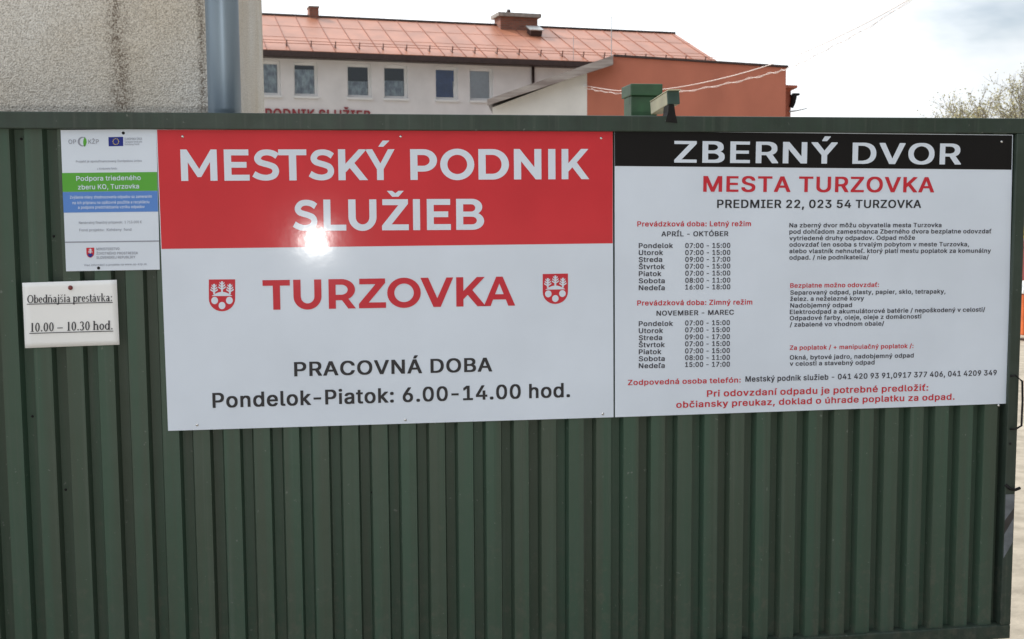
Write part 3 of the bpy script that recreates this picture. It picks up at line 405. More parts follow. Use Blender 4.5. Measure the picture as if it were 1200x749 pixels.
 'Š': (485, '322 514 298 521 262 526 194 526 172 524 142 517 102 500 78 483 56 458 42 432 33 394 33 350 41 316 57 290 86 264 124 243 164 229 242 208 286 191 313 170 322 156 326 142 326 134 320 116 306 96 294 85 266 69 240 62 220 60 196 65 176 72 152 88 142 98 131 114 122 147 20 147 19 122 22 102 31 74 43 52 56 36 72 20 98 4 120 -6 154 -15 188 -19 272 -18 318 -9 354 7 380 24 399 44 419 80 427 118 426 170 418 200 400 228 378 248 330 275 260 296 230 303 178 322 160 334 143 352 136 366 135 380 139 392 151 412 164 425 188 439 222 448 258 440 292 421 308 402 315 386 318 368 420 368 420 394 416 418 411 432 396 460 376 481 362 493|94 668 94 646 176 555 270 555 351 646 350 669 252 669 222 632 192 669'),
 'š': (403, '68 6 92 -7 136 -17 216 -18 234 -16 262 -10 292 2 320 23 336 44 345 62 349 78 350 126 344 152 332 174 312 193 284 208 262 216 174 237 152 247 139 256 129 276 134 290 144 303 166 316 182 321 200 319 220 309 239 288 250 267 288 267 342 280 343 302 332 328 318 350 304 364 286 376 264 386 232 393 154 394 134 392 104 384 80 372 62 359 42 336 33 318 29 302 28 254 34 226 46 206 66 187 100 169 216 138 230 130 241 120 248 104 241 88 226 72 204 61 184 56 158 62 138 73 122 92 112 117 74 117 18 104 18 78 31 44 43 28|315 538 216 539 186 503 156 539 58 539 58 516 138 425 234 425 315 516'),
 'Ť': (487, '276 -10 276 442 436 442 436 518 14 519 14 442 174 442 174 -10|96 668 96 646 178 555 272 555 353 646 352 669 254 669 224 632 194 669'),
 'ť': (300, '230 -9 232 -8 232 14 221 64 168 63 152 74 145 98 145 316 222 317 223 388 145 390 144 481 46 481 46 390 -13 388 -13 318 46 316 46 72 53 40 62 24 78 6 100 -6 116 -11 136 -14 206 -14|148 415 228 416 246 540 246 564 147 564'),
 'Ž': (476, '22 519 22 442 287 442 23 56 23 -10 418 -10 418 67 150 68 186 116 416 452 416 518|348 668 250 669 220 633 188 669 92 669 91 646 172 555 266 555 348 646'),
 'ž': (418, '358 -10 358 66 158 66 352 320 352 388 30 389 30 313 221 312 23 56 23 -10|315 538 216 539 186 502 156 539 60 539 59 516 140 425 234 425 315 516'),
 '€': (502, '434 26 441 34 441 54 414 106 376 106 354 89 332 77 304 67 286 64 250 75 224 92 201 116 182 148 174 169 316 169 340 218 340 239 162 239 160 262 162 269 360 269 383 318 382 339 174 339 179 354 197 388 222 415 250 434 286 445 304 442 324 435 348 423 378 399 416 399 442 452 442 472 422 490 394 507 360 519 330 525 254 526 238 524 198 514 172 502 142 480 122 460 100 430 79 388 66 340 14 338 -3 290 -3 270 58 269 59 240 14 238 -3 190 -3 170 66 169 73 138 85 106 101 76 116 56 142 29 160 15 186 0 210 -9 254 -17 340 -15 366 -9 394 1 414 12'),
 ' ': (200, ''),
}
MEDIUM = {
 '+': (471, '52 232 52 165 189 164 190 27 264 28 264 165 400 166 400 233 264 234 264 371 189 370 188 233'),
 ',': (206, '30 -126 93 -126 146 62 146 78 59 78 29 -110'),
 '-': (471, '346 182 346 251 105 250 106 181'),
 '.': (206, '142 8 148 18 150 28 150 54 145 70 130 86 110 94 80 94 60 86 48 74 41 54 41 28 47 10 60 -3 80 -11 110 -11 128 -5'),
 '/': (267, '244 540 170 540 168 538 6 -64 6 -83 80 -83 81 -80 243 520'),
 '0': (471, '204 523 164 515 138 503 124 494 98 470 74 434 54 384 44 338 39 284 40 206 48 148 61 102 79 64 98 38 128 12 160 -5 194 -13 250 -14 288 -7 322 9 338 22 355 38 378 72 389 94 399 124 409 170 414 224 413 302 405 360 392 406 377 438 352 474 320 500 288 515 248 523|228 453 250 448 268 439 288 422 304 400 318 368 328 330 334 286 335 240 332 202 326 168 314 130 303 108 289 88 266 69 244 60 226 57 200 63 178 75 161 92 148 112 132 150 123 188 119 222 118 268 121 306 128 344 135 368 150 400 161 416 186 439 202 447'),
 '1': (471, '400 -7 400 62 285 62 285 516 188 516 77 434 77 352 96 351 203 430 203 62 68 62 67 -6'),
 '2': (471, '56 -7 398 -6 398 64 173 64 276 172 333 236 366 282 376 300 385 324 390 354 390 390 387 410 381 430 373 448 357 470 342 486 316 504 278 518 246 523 204 523 168 517 132 502 110 487 89 466 73 442 60 406 57 382 58 355 136 355 137 374 143 396 159 422 176 437 194 447 222 453 238 451 258 445 284 429 299 412 305 400 310 382 311 368 303 336 291 314 269 284 55 54'),
 '3': (471, '62 516 62 445 270 444 148 306 148 242 218 240 242 236 268 226 290 211 304 194 315 172 320 142 315 118 309 104 288 81 272 70 254 63 222 57 198 59 182 63 160 72 148 81 129 102 121 122 118 139 36 139 37 106 42 86 50 66 67 42 92 20 126 2 160 -9 194 -14 252 -13 288 -6 322 7 346 22 367 42 381 62 393 86 399 106 402 126 402 164 397 192 390 212 376 236 352 261 338 272 316 284 296 291 272 296 243 298 381 454 381 516'),
 '4': (471, '320 516 238 516 237 514 31 166 32 98 272 98 274 -7 352 -7 352 98 422 98 422 170 352 170 352 324 273 324 272 170 126 170 125 172 319 500'),
 '5': (471, '374 516 87 516 58 264 58 246 114 239 138 239 150 249 166 258 196 267 220 270 244 265 272 251 300 222 311 202 316 186 319 166 317 144 311 124 301 104 291 90 274 75 256 65 222 57 200 60 186 65 160 81 141 104 133 124 130 137 52 137 51 116 55 94 64 70 72 56 84 40 98 25 114 13 136 1 170 -10 198 -14 244 -14 282 -7 318 8 344 27 369 54 385 82 395 110 399 132 400 184 398 202 393 224 384 248 368 276 354 292 338 308 316 322 294 332 266 339 250 341 200 340 176 335 146 322 160 445 374 445'),
 '6': (471, '330 516 244 516 241 514 109 318 76 258 63 224 55 182 55 142 60 108 72 72 86 50 106 27 132 8 162 -6 194 -13 248 -14 276 -10 308 1 338 20 362 44 382 74 391 98 398 136 396 196 391 218 382 242 364 270 344 289 330 299 312 309 294 315 258 321 205 320 331 502|226 55 206 59 186 68 172 77 158 92 142 118 136 138 134 162 142 198 157 222 182 245 200 253 228 258 258 251 280 238 291 228 302 212 310 196 316 176 318 152 311 120 303 104 294 90 280 77 268 68 248 59'),
 '7': (471, '88 -7 174 -7 175 -6 400 442 400 516 53 516 54 445 309 444 88 8'),
 '8': (471, '192 522 154 513 130 502 114 491 87 466 78 452 69 434 61 398 61 362 68 330 78 310 93 290 110 275 125 266 110 260 92 248 74 230 59 208 51 192 44 164 44 108 51 80 65 54 86 31 116 9 150 -5 182 -12 202 -14 272 -12 318 0 334 8 358 23 385 52 401 80 406 94 410 118 410 152 407 172 399 196 382 226 360 248 344 259 328 266 342 274 360 290 374 310 382 326 388 344 391 362 390 406 381 438 368 460 346 485 324 500 298 513 266 521 248 523|124 138 127 158 133 172 141 186 156 202 186 220 224 228 244 226 266 220 296 202 311 186 319 172 325 158 328 142 322 112 314 98 298 81 274 66 252 59 230 56 192 61 170 70 154 81 135 102 127 122|142 378 145 394 151 408 160 422 172 434 192 445 212 451 228 453 260 445 274 438 288 427 303 406 308 390 310 374 307 356 301 342 292 328 280 316 256 303 242 299 224 297 196 303 180 310 170 318 161 326 150 344 144 360'),
 '9': (471, '122 -7 208 -7 211 -4 350 200 377 250 389 282 398 328 398 368 394 396 384 428 365 460 342 485 312 505 286 516 248 523 204 523 170 517 144 507 116 490 97 472 76 444 62 412 55 372 57 312 68 274 88 240 104 224 122 210 142 200 158 194 196 188 247 190 121 8|224 453 242 451 258 446 276 435 293 420 310 390 315 374 318 354 317 338 313 320 303 298 294 284 270 264 248 254 226 250 208 253 190 260 172 271 157 286 147 302 141 316 134 348 135 364 142 390 158 418 172 432 186 441 204 449'),
 ':': (206, '142 8 148 18 150 28 150 54 145 70 130 86 110 94 80 94 60 86 48 74 41 54 41 28 47 10 60 -3 80 -11 110 -11 128 -5|142 350 130 362 110 369 80 369 58 360 47 348 41 330 41 302 49 282 62 270 80 264 110 264 122 267 132 272 144 286 150 302 150 330 147 342'),
 'A': (498, '192 516 10 16 7 8 7 -6 94 -7 95 -6 144 135 336 135 385 -6 386 -7 472 -7 472 8 469 16 286 514 284 516|238 417 282 282 310 206 168 206 196 282'),
 'B': (474, '52 516 51 -6 288 -6 330 2 350 9 370 20 396 42 409 60 422 90 427 118 425 172 419 194 410 212 399 228 378 248 354 262 343 266 368 281 386 298 396 312 403 330 407 356 407 392 402 420 390 450 377 468 362 482 348 493 326 504 292 513 266 516|134 224 252 224 276 220 298 211 314 199 326 188 341 162 346 136 343 120 336 104 328 94 314 81 298 73 280 68 252 64 134 64|134 292 134 445 244 445 260 443 276 439 292 431 314 410 321 398 326 382 327 370 325 358 322 348 312 330 290 309 270 299 240 292'),
 'C': (528, '386 13 422 40 451 74 468 104 476 126 482 150 482 166 400 167 389 136 373 110 356 94 340 82 310 68 288 62 264 60 242 63 222 69 198 80 176 95 152 122 132 156 121 186 113 230 112 264 118 310 132 354 143 374 158 396 174 412 196 427 230 443 264 449 282 448 310 441 340 427 356 415 376 394 389 372 400 341 482 342 480 366 466 408 443 446 416 474 384 497 364 506 338 515 302 522 242 523 198 516 160 502 140 491 118 474 88 444 65 408 53 384 43 356 35 320 32 294 31 228 38 172 44 150 57 116 82 72 114 38 152 11 192 -5 212 -10 242 -14 302 -13 338 -6 370 5'),
 'D': (520, '52 -7 246 -7 298 0 332 10 370 30 396 50 427 86 440 108 453 136 466 184 471 228 471 282 468 312 459 356 449 384 436 410 412 444 394 463 376 477 332 500 302 509 274 514 252 516 51 516|134 64 134 444 228 445 264 440 290 432 320 415 349 388 364 366 379 330 388 288 390 244 385 204 371 158 354 128 336 108 318 93 290 78 264 70 236 65'),
 'E': (437, '384 -7 384 64 134 64 134 222 364 222 364 293 134 293 134 444 380 445 381 516 52 516 51 -6'),
 'F': (428, '52 -7 134 -6 134 214 355 214 354 285 134 286 134 444 378 445 378 516 51 516'),
 'G': (538, '338 515 302 522 240 523 194 515 152 498 116 474 87 444 74 426 58 396 42 352 32 294 31 228 38 172 54 122 78 78 96 54 110 40 144 15 166 4 192 -5 212 -10 244 -14 294 -14 330 -9 372 5 408 26 441 56 465 92 479 128 487 178 486 263 274 262 274 192 405 192 402 168 396 148 386 128 373 108 344 82 308 66 272 60 256 61 224 68 198 80 176 95 160 112 144 134 129 162 118 198 112 244 113 278 120 318 132 354 151 386 176 414 202 431 234 444 262 449 284 447 308 441 338 427 365 404 385 376 400 342 483 342 482 364 470 400 455 428 439 450 418 471 390 492 366 505'),
 'H': (535, '52 -7 134 -6 134 225 382 225 383 -6 466 -6 466 516 383 516 382 296 134 296 134 516 51 516'),
 'I': (319, '22 -7 278 -6 278 64 192 64 192 444 278 445 278 516 22 516 22 445 109 444 109 64 22 64'),
 'J': (414, '344 516 263 516 263 140 256 108 244 86 222 68 204 60 184 57 158 63 140 73 126 86 114 108 108 130 106 180 24 180 24 126 26 106 30 86 39 62 55 38 72 21 88 9 106 -1 130 -9 164 -14 206 -14 240 -9 266 0 290 15 314 38 330 62 340 90 345 126'),
 'K': (485, '458 -7 458 8 257 288 457 502 457 516 356 516 185 332 134 272 134 516 52 516 51 -6 134 -6 134 160 198 226 364 -7'),
 'L': (411, '52 516 51 -6 370 -7 370 64 134 64 134 516'),
 'M': (646, '576 516 468 516 466 514 342 192 314 109 291 182 162 514 160 516 52 516 51 -6 131 -6 130 370 160 286 278 -7 350 -7 352 -6 466 286 496 369 495 -6 576 -7'),
 'N': (541, '472 -7 472 516 390 516 390 125 356 184 147 514 144 516 52 516 51 -6 134 -6 134 324 132 387 191 286 376 -4 378 -7'),
 'O': (551, '336 516 292 523 242 523 198 516 152 498 116 473 86 440 63 404 43 356 35 320 32 294 31 228 38 172 53 124 76 82 96 56 112 40 128 26 152 11 198 -7 242 -14 292 -14 336 -7 382 11 414 33 448 68 475 112 491 156 501 214 502 280 495 336 479 388 466 414 448 440 418 473 382 498|264 449 292 446 320 437 346 422 372 400 390 376 408 338 417 302 421 266 420 228 413 188 401 154 382 122 358 96 336 80 300 65 270 60 242 63 212 73 182 90 158 114 137 144 125 172 116 208 112 244 113 278 120 318 132 354 152 388 176 414 198 429 230 443'),
 'P': (463, '52 -7 134 -6 134 179 260 179 310 187 342 200 364 215 385 236 398 256 411 288 417 318 418 368 413 400 401 434 391 450 374 471 344 493 310 508 260 516 51 516|134 249 134 445 238 445 256 443 288 432 302 423 314 410 323 398 331 378 335 342 332 322 326 304 313 284 302 272 278 258 246 250'),
 'Q': (551, '476 -55 477 -40 419 36 448 68 475 112 491 156 500 204 502 280 497 326 486 370 475 396 463 418 439 452 404 484 364 506 322 519 292 523 242 523 224 521 180 510 140 491 116 473 95 452 71 418 49 374 35 320 31 280 31 228 35 188 48 138 71 90 96 56 120 33 152 11 180 -1 212 -10 242 -14 292 -14 310 -12 336 -7 352 -1 392 -55|264 449 292 446 320 437 346 422 372 400 390 376 408 338 417 302 421 266 420 228 410 178 393 138 379 118 368 106 322 166 236 166 236 152 301 66 292 63 270 60 242 63 212 73 182 90 158 114 137 144 125 172 116 208 112 244 113 278 120 318 132 354 152 388 176 414 198 429 230 443'),
 'R': (467, '52 516 51 -6 134 -6 134 190 238 191 344 -7 436 -7 437 8 435 12 329 204 346 212 362 222 384 242 395 256 405 276 414 302 418 332 416 390 408 422 390 456 372 476 352 491 322 505 294 512 262 516|134 444 250 444 278 438 292 432 304 423 324 400 330 386 335 366 336 348 334 334 327 310 319 298 306 284 294 276 262 265 240 262 134 262'),
 'S': (465, '288 518 252 523 204 523 162 517 130 506 102 490 74 466 57 440 46 410 43 390 43 354 47 332 61 300 82 277 106 260 146 241 252 211 296 194 323 172 329 164 335 150 337 138 333 120 323 102 308 86 296 77 276 66 256 60 228 56 210 57 186 62 166 69 146 81 132 94 122 110 116 126 112 144 30 144 29 126 34 98 41 78 55 52 66 38 90 18 112 5 142 -7 186 -15 250 -16 288 -11 314 -4 344 10 370 27 385 42 397 60 412 92 417 120 417 158 412 186 398 214 374 240 354 254 320 272 250 293 220 300 172 317 150 331 133 348 126 364 124 376 129 396 141 416 154 428 178 442 200 449 222 452 244 450 268 443 286 435 302 424 318 404 325 388 328 371 410 371 410 392 404 422 392 448 382 462 360 484 338 499 312 511'),
 'T': (467, '266 -7 266 444 426 445 426 516 24 516 24 445 184 444 184 -6'),
 'U': (535, '52 516 51 152 54 128 60 106 69 84 81 64 108 34 136 13 168 -2 214 -13 284 -15 312 -12 338 -6 362 3 394 21 424 48 442 72 455 100 464 134 466 152 466 516 384 516 384 174 379 146 372 128 357 104 342 88 324 76 308 68 286 62 254 59 232 62 210 68 182 84 155 112 142 136 137 150 133 174 133 516'),
 'V': (498, '8 516 7 502 9 496 194 -6 196 -7 286 -7 469 492 472 502 472 516 386 516 385 514 273 192 240 91 210 188 94 514 92 516'),
 'W': (704, '679 516 594 516 593 514 492 114 470 208 390 514 388 516 298 516 204 162 194 114 176 190 92 514 90 516 8 516 7 500 146 -6 239 -6 326 310 342 381 446 -6 538 -7 679 500'),
 'X': (492, '10 -7 100 -7 189 118 238 194 285 118 374 -7 465 -6 465 8 289 262 455 502 454 516 366 516 297 420 253 354 238 326 215 366 112 516 20 516 20 502 186 260 9 8'),
 'Y': (490, '194 -7 277 -6 277 202 464 502 464 516 372 516 262 336 236 289 203 348 100 516 7 516 7 502 194 202'),
 'Z': (456, '32 516 32 445 302 444 255 380 33 54 33 -6 408 -7 408 64 136 64 176 118 406 454 406 516'),
 'a': (407, '346 -7 346 272 343 296 337 316 322 342 306 360 276 378 254 385 218 391 172 391 138 386 108 377 80 361 55 338 46 326 32 298 32 284 90 267 108 267 122 288 136 303 148 311 178 322 194 324 206 323 222 319 236 313 251 300 261 284 267 258 260 244 242 236 150 225 118 219 92 211 62 196 44 182 34 168 28 156 21 126 21 90 25 66 35 44 43 32 60 13 76 2 106 -10 130 -15 182 -16 210 -11 244 4 268 25 268 -7|267 174 267 138 261 114 248 90 232 75 220 66 192 55 172 52 162 53 132 62 120 69 107 84 101 104 105 122 112 132 128 145 140 151 164 158 220 165'),
 'b': (442, '44 516 44 -6 120 -7 122 34 129 24 152 3 174 -8 198 -14 260 -14 284 -9 314 4 334 18 355 38 368 56 384 88 394 124 399 166 398 226 389 274 374 310 355 338 334 359 322 368 296 381 260 390 206 391 176 386 160 379 144 369 124 347 123 516|218 54 198 58 180 66 166 76 145 100 133 124 126 148 122 198 130 246 135 260 149 284 164 301 178 311 198 319 222 323 244 319 262 311 276 300 293 282 306 258 313 236 318 208 319 182 316 156 311 134 304 116 291 94 276 77 260 66 242 58'),
 'c': (414, '318 361 294 375 254 388 230 391 184 391 162 388 128 378 104 365 73 338 54 312 37 276 27 232 25 164 29 130 40 92 58 58 82 29 112 6 148 -9 174 -14 232 -15 260 -11 294 1 316 14 344 40 359 62 372 94 372 109 314 124 296 124 289 106 281 92 270 79 254 67 232 58 208 53 188 56 176 60 154 73 128 102 114 132 106 168 105 194 107 214 111 234 120 260 136 286 154 303 176 316 188 320 208 323 234 318 252 310 268 298 276 290 285 276 294 255 314 255 370 270 371 286 356 320 340 340'),
 'd': (442, '380 516 302 516 302 347 278 370 248 386 220 391 164 390 128 381 102 368 90 359 70 338 51 310 36 276 27 234 25 166 29 130 41 88 57 56 70 38 90 18 112 3 140 -9 164 -14 226 -14 248 -9 268 1 288 15 304 34 304 -7 381 -6|206 54 182 58 164 66 148 77 135 92 127 104 115 130 108 156 105 182 106 208 111 236 118 258 128 276 148 300 164 311 182 319 204 323 228 319 246 311 260 301 276 284 284 272 295 246 303 198 302 168 296 138 289 118 276 94 260 76 246 66 226 58'),
 'e': (422, '160 388 128 378 106 366 86 352 64 328 44 294 32 258 25 210 26 150 34 110 52 68 71 40 98 15 126 -1 158 -11 188 -15 248 -14 282 -7 312 7 332 20 344 32 359 50 370 72 374 82 374 98 316 112 298 112 283 88 272 75 258 65 238 57 224 54 210 53 190 56 174 61 156 70 129 96 114 124 106 162 380 162 379 232 370 278 363 298 344 330 320 355 298 371 264 385 238 390 182 391|107 228 112 250 121 270 133 286 146 299 172 316 204 323 236 317 260 303 276 286 286 270 298 232 298 228'),
 'f': (272, '72 -7 151 -6 151 320 237 320 237 386 152 386 152 428 160 450 168 458 180 464 196 467 218 461 236 462 252 512 252 528 242 532 212 537 168 537 146 533 122 524 106 514 90 498 77 474 72 450 72 386 -3 386 -2 320 72 320'),
 'g': (443, '380 386 304 386 304 345 297 354 278 371 246 387 220 391 174 391 148 387 122 378 96 363 70 338 51 310 39 284 29 248 25 214 25 168 30 128 37 104 48 78 66 52 92 27 124 9 146 2 174 -2 218 -2 244 2 278 18 302 40 302 -10 295 -40 286 -56 274 -68 248 -82 210 -90 180 -87 164 -82 136 -64 110 -34 92 -34 44 -61 42 -76 54 -96 72 -117 100 -136 134 -150 170 -157 232 -158 258 -155 290 -147 322 -132 338 -121 352 -106 367 -84 375 -64 381 -30|206 323 228 319 246 311 260 302 277 284 289 262 297 240 302 212 303 184 300 158 292 130 282 110 272 96 260 85 244 75 222 68 204 66 182 70 156 81 142 92 131 106 120 124 111 148 106 174 105 200 108 224 115 248 127 274 137 288 154 305 170 315 190 321'),
 'h': (428, '44 516 44 -6 123 -6 123 232 128 260 141 286 158 303 180 315 196 320 212 322 238 316 258 303 275 282 284 258 287 240 287 -6 366 -7 366 262 360 302 353 322 343 340 326 360 306 375 280 386 248 391 206 391 178 386 146 371 124 351 123 516'),
 'i': (185, '44 -7 123 -6 122 386 44 386|131 458 135 470 134 500 128 514 118 524 98 531 68 531 54 526 38 512 32 496 33 466 39 454 54 441 68 436 104 437 118 443'),
 'j': (185, '122 386 44 386 44 -32 40 -50 26 -70 8 -79 -19 -80 -18 -150 24 -150 40 -148 74 -136 88 -127 103 -110 113 -94 119 -76 123 -50|131 458 135 470 134 500 128 514 116 525 98 531 68 531 52 525 37 510 32 496 33 466 41 450 52 442 68 436 98 436 116 442 124 448'),
 'k': (399, '44 516 44 -6 123 -6 123 134 154 161 286 -7 380 -7 381 8 216 216 369 372 369 386 276 386 124 231 123 516'),
 'l': (207, '44 516 44 66 48 44 60 18 72 6 86 -2 118 -9 166 -9 184 -6 190 -4 190 12 179 60 156 61 148 59 140 61 129 68 124 84 123 516'),
 'm': (628, '566 -6 565 286 560 310 549 338 536 356 522 369 500 382 476 390 456 393 408 392 384 387 360 376 338 361 318 337 306 358 288 375 272 385 248 392 200 393 174 388 146 374 122 351 120 386 44 386 44 -7 123 -6 123 242 125 256 135 282 152 304 174 317 198 323 220 319 238 309 256 290 264 268 266 -7 344 -6 344 248 346 262 355 286 372 306 394 318 418 323 442 318 464 306 478 290 485 270 487 258 487 -6'),
 'n': (428, '366 -7 366 262 363 288 355 318 349 330 336 350 322 364 304 376 280 386 258 390 206 391 178 386 146 371 122 348 120 386 44 386 44 -6 123 -6 123 232 128 260 141 286 158 303 180 315 196 320 212 322 238 316 258 303 275 282 284 258 287 240 287 -6'),
 'o': (433, '288 -2 318 16 345 42 363 68 380 106 389 152 390 210 385 250 375 284 359 316 340 340 318 360 288 378 258 387 230 391 174 390 148 385 128 378 98 360 73 338 54 312 35 270 26 224 25 164 30 126 40 92 58 58 79 32 104 11 134 -4 174 -14 230 -15 258 -11|206 323 222 321 240 316 258 306 276 290 290 270 299 250 306 224 310 194 309 168 303 138 297 120 284 96 268 78 252 66 230 57 208 53 188 56 164 66 154 73 136 90 125 106 116 126 109 150 105 180 106 206 111 234 120 260 133 282 154 303 164 310 188 320'),
 'p': (442, '44 -150 123 -150 124 31 129 24 148 6 180 -10 208 -15 260 -14 294 -6 322 9 334 18 355 38 374 66 390 108 398 152 399 212 395 248 384 288 368 320 355 338 334 359 318 371 296 381 260 390 194 390 176 386 160 379 140 365 122 345 120 386 44 386|218 54 198 58 180 66 166 76 145 100 133 124 126 148 122 198 130 246 135 260 149 284 164 301 178 311 198 319 222 323 244 319 262 311 276 300 293 282 306 258 313 236 318 208 319 182 316 156 311 134 304 116 291 94 276 77 260 66 242 58'),
 'q': (442, '380 -150 381 386 304 386 304 344 282 367 270 376 252 385 230 390 164 390 140 385 108 371 90 359 70 338 57 320 41 290 28 242 25 212 27 144 34 108 41 88 53 62 70 38 102 9 132 -6 164 -14 216 -15 246 -10 278 7 296 24 302 32 302 -150|206 54 182 58 164 66 148 77 135 92 127 104 115 130 108 156 105 182 106 208 111 236 118 258 128 276 148 300 164 311 182 319 204 323 228 319 246 311 260 301 276 284 284 272 295 246 303 198 302 168 296 138 289 118 276 94 260 76 246 66 226 58'),
 'r': (277, '44 -7 123 -6 123 240 126 256 135 278 144 290 160 303 174 311 206 319 234 315 252 316 252 391 194 392 172 388 146 376 134 367 122 354 120 386 44 386'),
 's': (383, '256 382 234 388 210 391 164 391 126 385 98 374 78 361 56 340 45 320 38 290 38 256 40 244 51 216 70 194 96 178 118 169 226 141 240 133 251 122 258 108 258 100 253 88 236 69 212 57 184 52 156 56 128 70 112 90 102 114 84 114 28 101 27 86 31 70 46 40 64 19 78 9 98 -2 128 -11 158 -15 206 -15 252 -7 282 5 300 18 318 36 333 60 340 90 340 124 338 136 327 164 306 187 292 196 266 208 154 238 132 250 124 260 119 272 119 282 124 294 140 310 156 319 186 326 210 322 230 312 249 292 260 270 278 270 332 283 333 298 329 310 322 326 308 346 288 365 276 373'),
 't': (245, '220 -6 222 -4 222 10 211 60 190 61 172 57 158 60 150 64 142 72 135 94 135 320 212 320 213 386 135 386 134 478 56 478 56 386 -3 386 -3 320 56 320 56 74 63 44 72 26 88 9 118 -6 146 -11 196 -11'),
 'u': (428, '44 386 44 116 47 90 53 68 62 48 74 30 88 15 102 6 120 -3 152 -11 202 -12 228 -8 250 0 264 8 276 18 288 31 290 -7 366 -7 366 386 287 386 287 148 283 124 272 100 261 84 252 76 230 64 214 59 198 57 172 63 152 76 133 100 125 124 123 138 123 386'),
 'v': (407, '8 386 9 368 153 -6 154 -7 234 -7 378 366 380 386 296 386 295 384 214 160 196 100 94 384 92 386'),
 'w': (585, '554 386 471 386 413 180 398 115 371 222 325 386 244 386 192 204 170 114 151 192 96 386 14 386 14 370 129 -6 208 -6 268 202 284 264 304 184 359 -6 438 -7 554 370'),
 'x': (397, '12 -7 100 -7 163 86 188 132 227 70 278 -7 367 -6 367 8 238 192 361 372 360 386 274 386 222 310 190 256 166 298 108 386 20 386 20 372 141 194 12 8'),
 'y': (407, '40 -147 70 -152 112 -152 134 -148 154 -140 170 -130 186 -114 197 -98 214 -64 378 366 380 372 380 386 296 386 295 384 214 160 194 99 182 142 94 384 92 386 8 386 9 368 151 0 143 -28 132 -52 114 -74 96 -82 74 -79 52 -80 38 -130 38 -146'),
 'z': (398, '348 -7 348 63 143 64 342 324 342 386 40 386 40 316 236 316 33 54 33 -6'),
 'Á': (498, '192 516 10 16 7 8 7 -6 94 -7 95 -6 144 135 336 135 385 -6 386 -7 472 -7 472 8 469 16 286 514 284 516|238 417 282 282 310 206 168 206 196 282|338 666 252 666 204 566 204 552 272 551 338 652'),
 'É': (437, '384 -7 384 64 134 64 134 222 364 222 364 293 134 293 134 444 380 445 381 516 52 516 51 -6|316 666 230 666 182 566 182 552 250 551 316 652'),
 'Í': (319, '22 -7 278 -6 278 64 192 64 192 444 278 445 278 516 22 516 22 445 109 444 109 64 22 64|249 666 162 666 115 566 115 552 182 551 249 652'),
 'Ó': (551, '336 516 292 523 242 523 198 516 152 498 116 473 86 440 63 404 43 356 35 320 32 294 31 228 38 172 53 124 76 82 96 56 112 40 128 26 152 11 198 -7 242 -14 292 -14 336 -7 382 11 414 33 448 68 475 112 491 156 501 214 502 280 495 336 479 388 466 414 448 440 418 473 382 498|264 449 292 446 320 437 346 422 372 400 390 376 408 338 417 302 421 266 420 228 413 188 401 154 382 122 358 96 336 80 300 65 270 60 242 63 212 73 182 90 158 114 137 144 125 172 116 208 112 244 113 278 120 318 132 354 152 388 176 414 198 429 230 443|365 666 280 666 231 566 231 552 298 551 365 652'),
 'Ú': (535, '52 516 51 152 54 128 60 106 69 84 81 64 108 34 136 13 168 -2 214 -13 284 -15 312 -12 338 -6 362 3 394 21 424 48 442 72 455 100 464 134 466 152 466 516 384 516 384 174 379 146 372 128 357 104 342 88 324 76 308 68 286 62 254 59 232 62 210 68 182 84 155 112 142 136 137 150 133 174 133 516|357 666 272 666 223 566 223 552 290 551 357 652'),
 'Ý': (490, '194 -7 277 -6 277 202 464 502 464 516 372 516 262 336 236 289 203 348 100 516 7 516 7 502 194 202|334 666 248 666 200 566 200 552 268 551 334 652'),
 'á': (407, '346 -7 346 272 343 296 337 316 322 342 306 360 276 378 254 385 218 391 172 391 138 386 108 377 80 361 55 338 46 326 32 298 32 284 90 267 108 267 122 288 136 303 148 311 178 322 194 324 206 323 222 319 236 313 251 300 261 284 267 258 260 244 242 236 150 225 118 219 92 211 62 196 44 182 34 168 28 156 21 126 21 90 25 66 35 44 43 32 60 13 76 2 106 -10 130 -15 182 -16 210 -11 244 4 268 25 268 -7|267 174 267 138 261 114 248 90 232 75 220 66 192 55 172 52 162 53 132 62 120 69 107 84 101 104 105 122 112 132 128 145 140 151 164 158 220 165|287 536 202 536 153 436 153 422 220 422 287 522'),
 'ä': (407, '346 -7 346 272 343 296 337 316 322 342 306 360 276 378 254 385 218 391 172 391 138 386 108 377 80 361 55 338 46 326 32 298 32 284 90 267 108 267 122 288 136 303 148 311 178 322 194 324 206 323 222 319 236 313 251 300 261 284 267 258 260 244 242 236 150 225 118 219 92 211 62 196 44 182 34 168 28 156 21 126 21 90 25 66 35 44 43 32 60 13 76 2 106 -10 130 -15 182 -16 210 -11 244 4 268 25 268 -7|267 174 267 138 261 114 248 90 232 75 220 66 192 55 172 52 162 53 132 62 120 69 107 84 101 104 105 122 112 132 128 145 140 151 164 158 220 165|162 510 152 522 138 529 102 530 90 526 75 514 69 500 68 470 72 458 86 443 98 437 132 436 146 441 158 450 166 466 167 496|303 514 292 524 276 530 246 530 228 523 217 510 212 496 212 470 218 454 234 440 246 436 276 436 294 443 305 454 310 470 310 496'),
 'é': (422, '160 388 128 378 106 366 86 352 64 328 44 294 32 258 25 210 26 150 34 110 52 68 71 40 98 15 126 -1 158 -11 188 -15 248 -14 282 -7 312 7 332 20 344 32 359 50 370 72 374 82 374 98 316 112 298 112 283 88 272 75 258 65 238 57 224 54 210 53 190 56 174 61 156 70 129 96 114 124 106 162 380 162 379 232 370 278 363 298 344 330 320 355 298 371 264 385 238 390 182 391|107 228 112 250 121 270 133 286 146 299 172 316 204 323 236 317 260 303 276 286 286 270 298 232 298 228|302 536 216 536 168 436 168 422 236 422 302 522'),
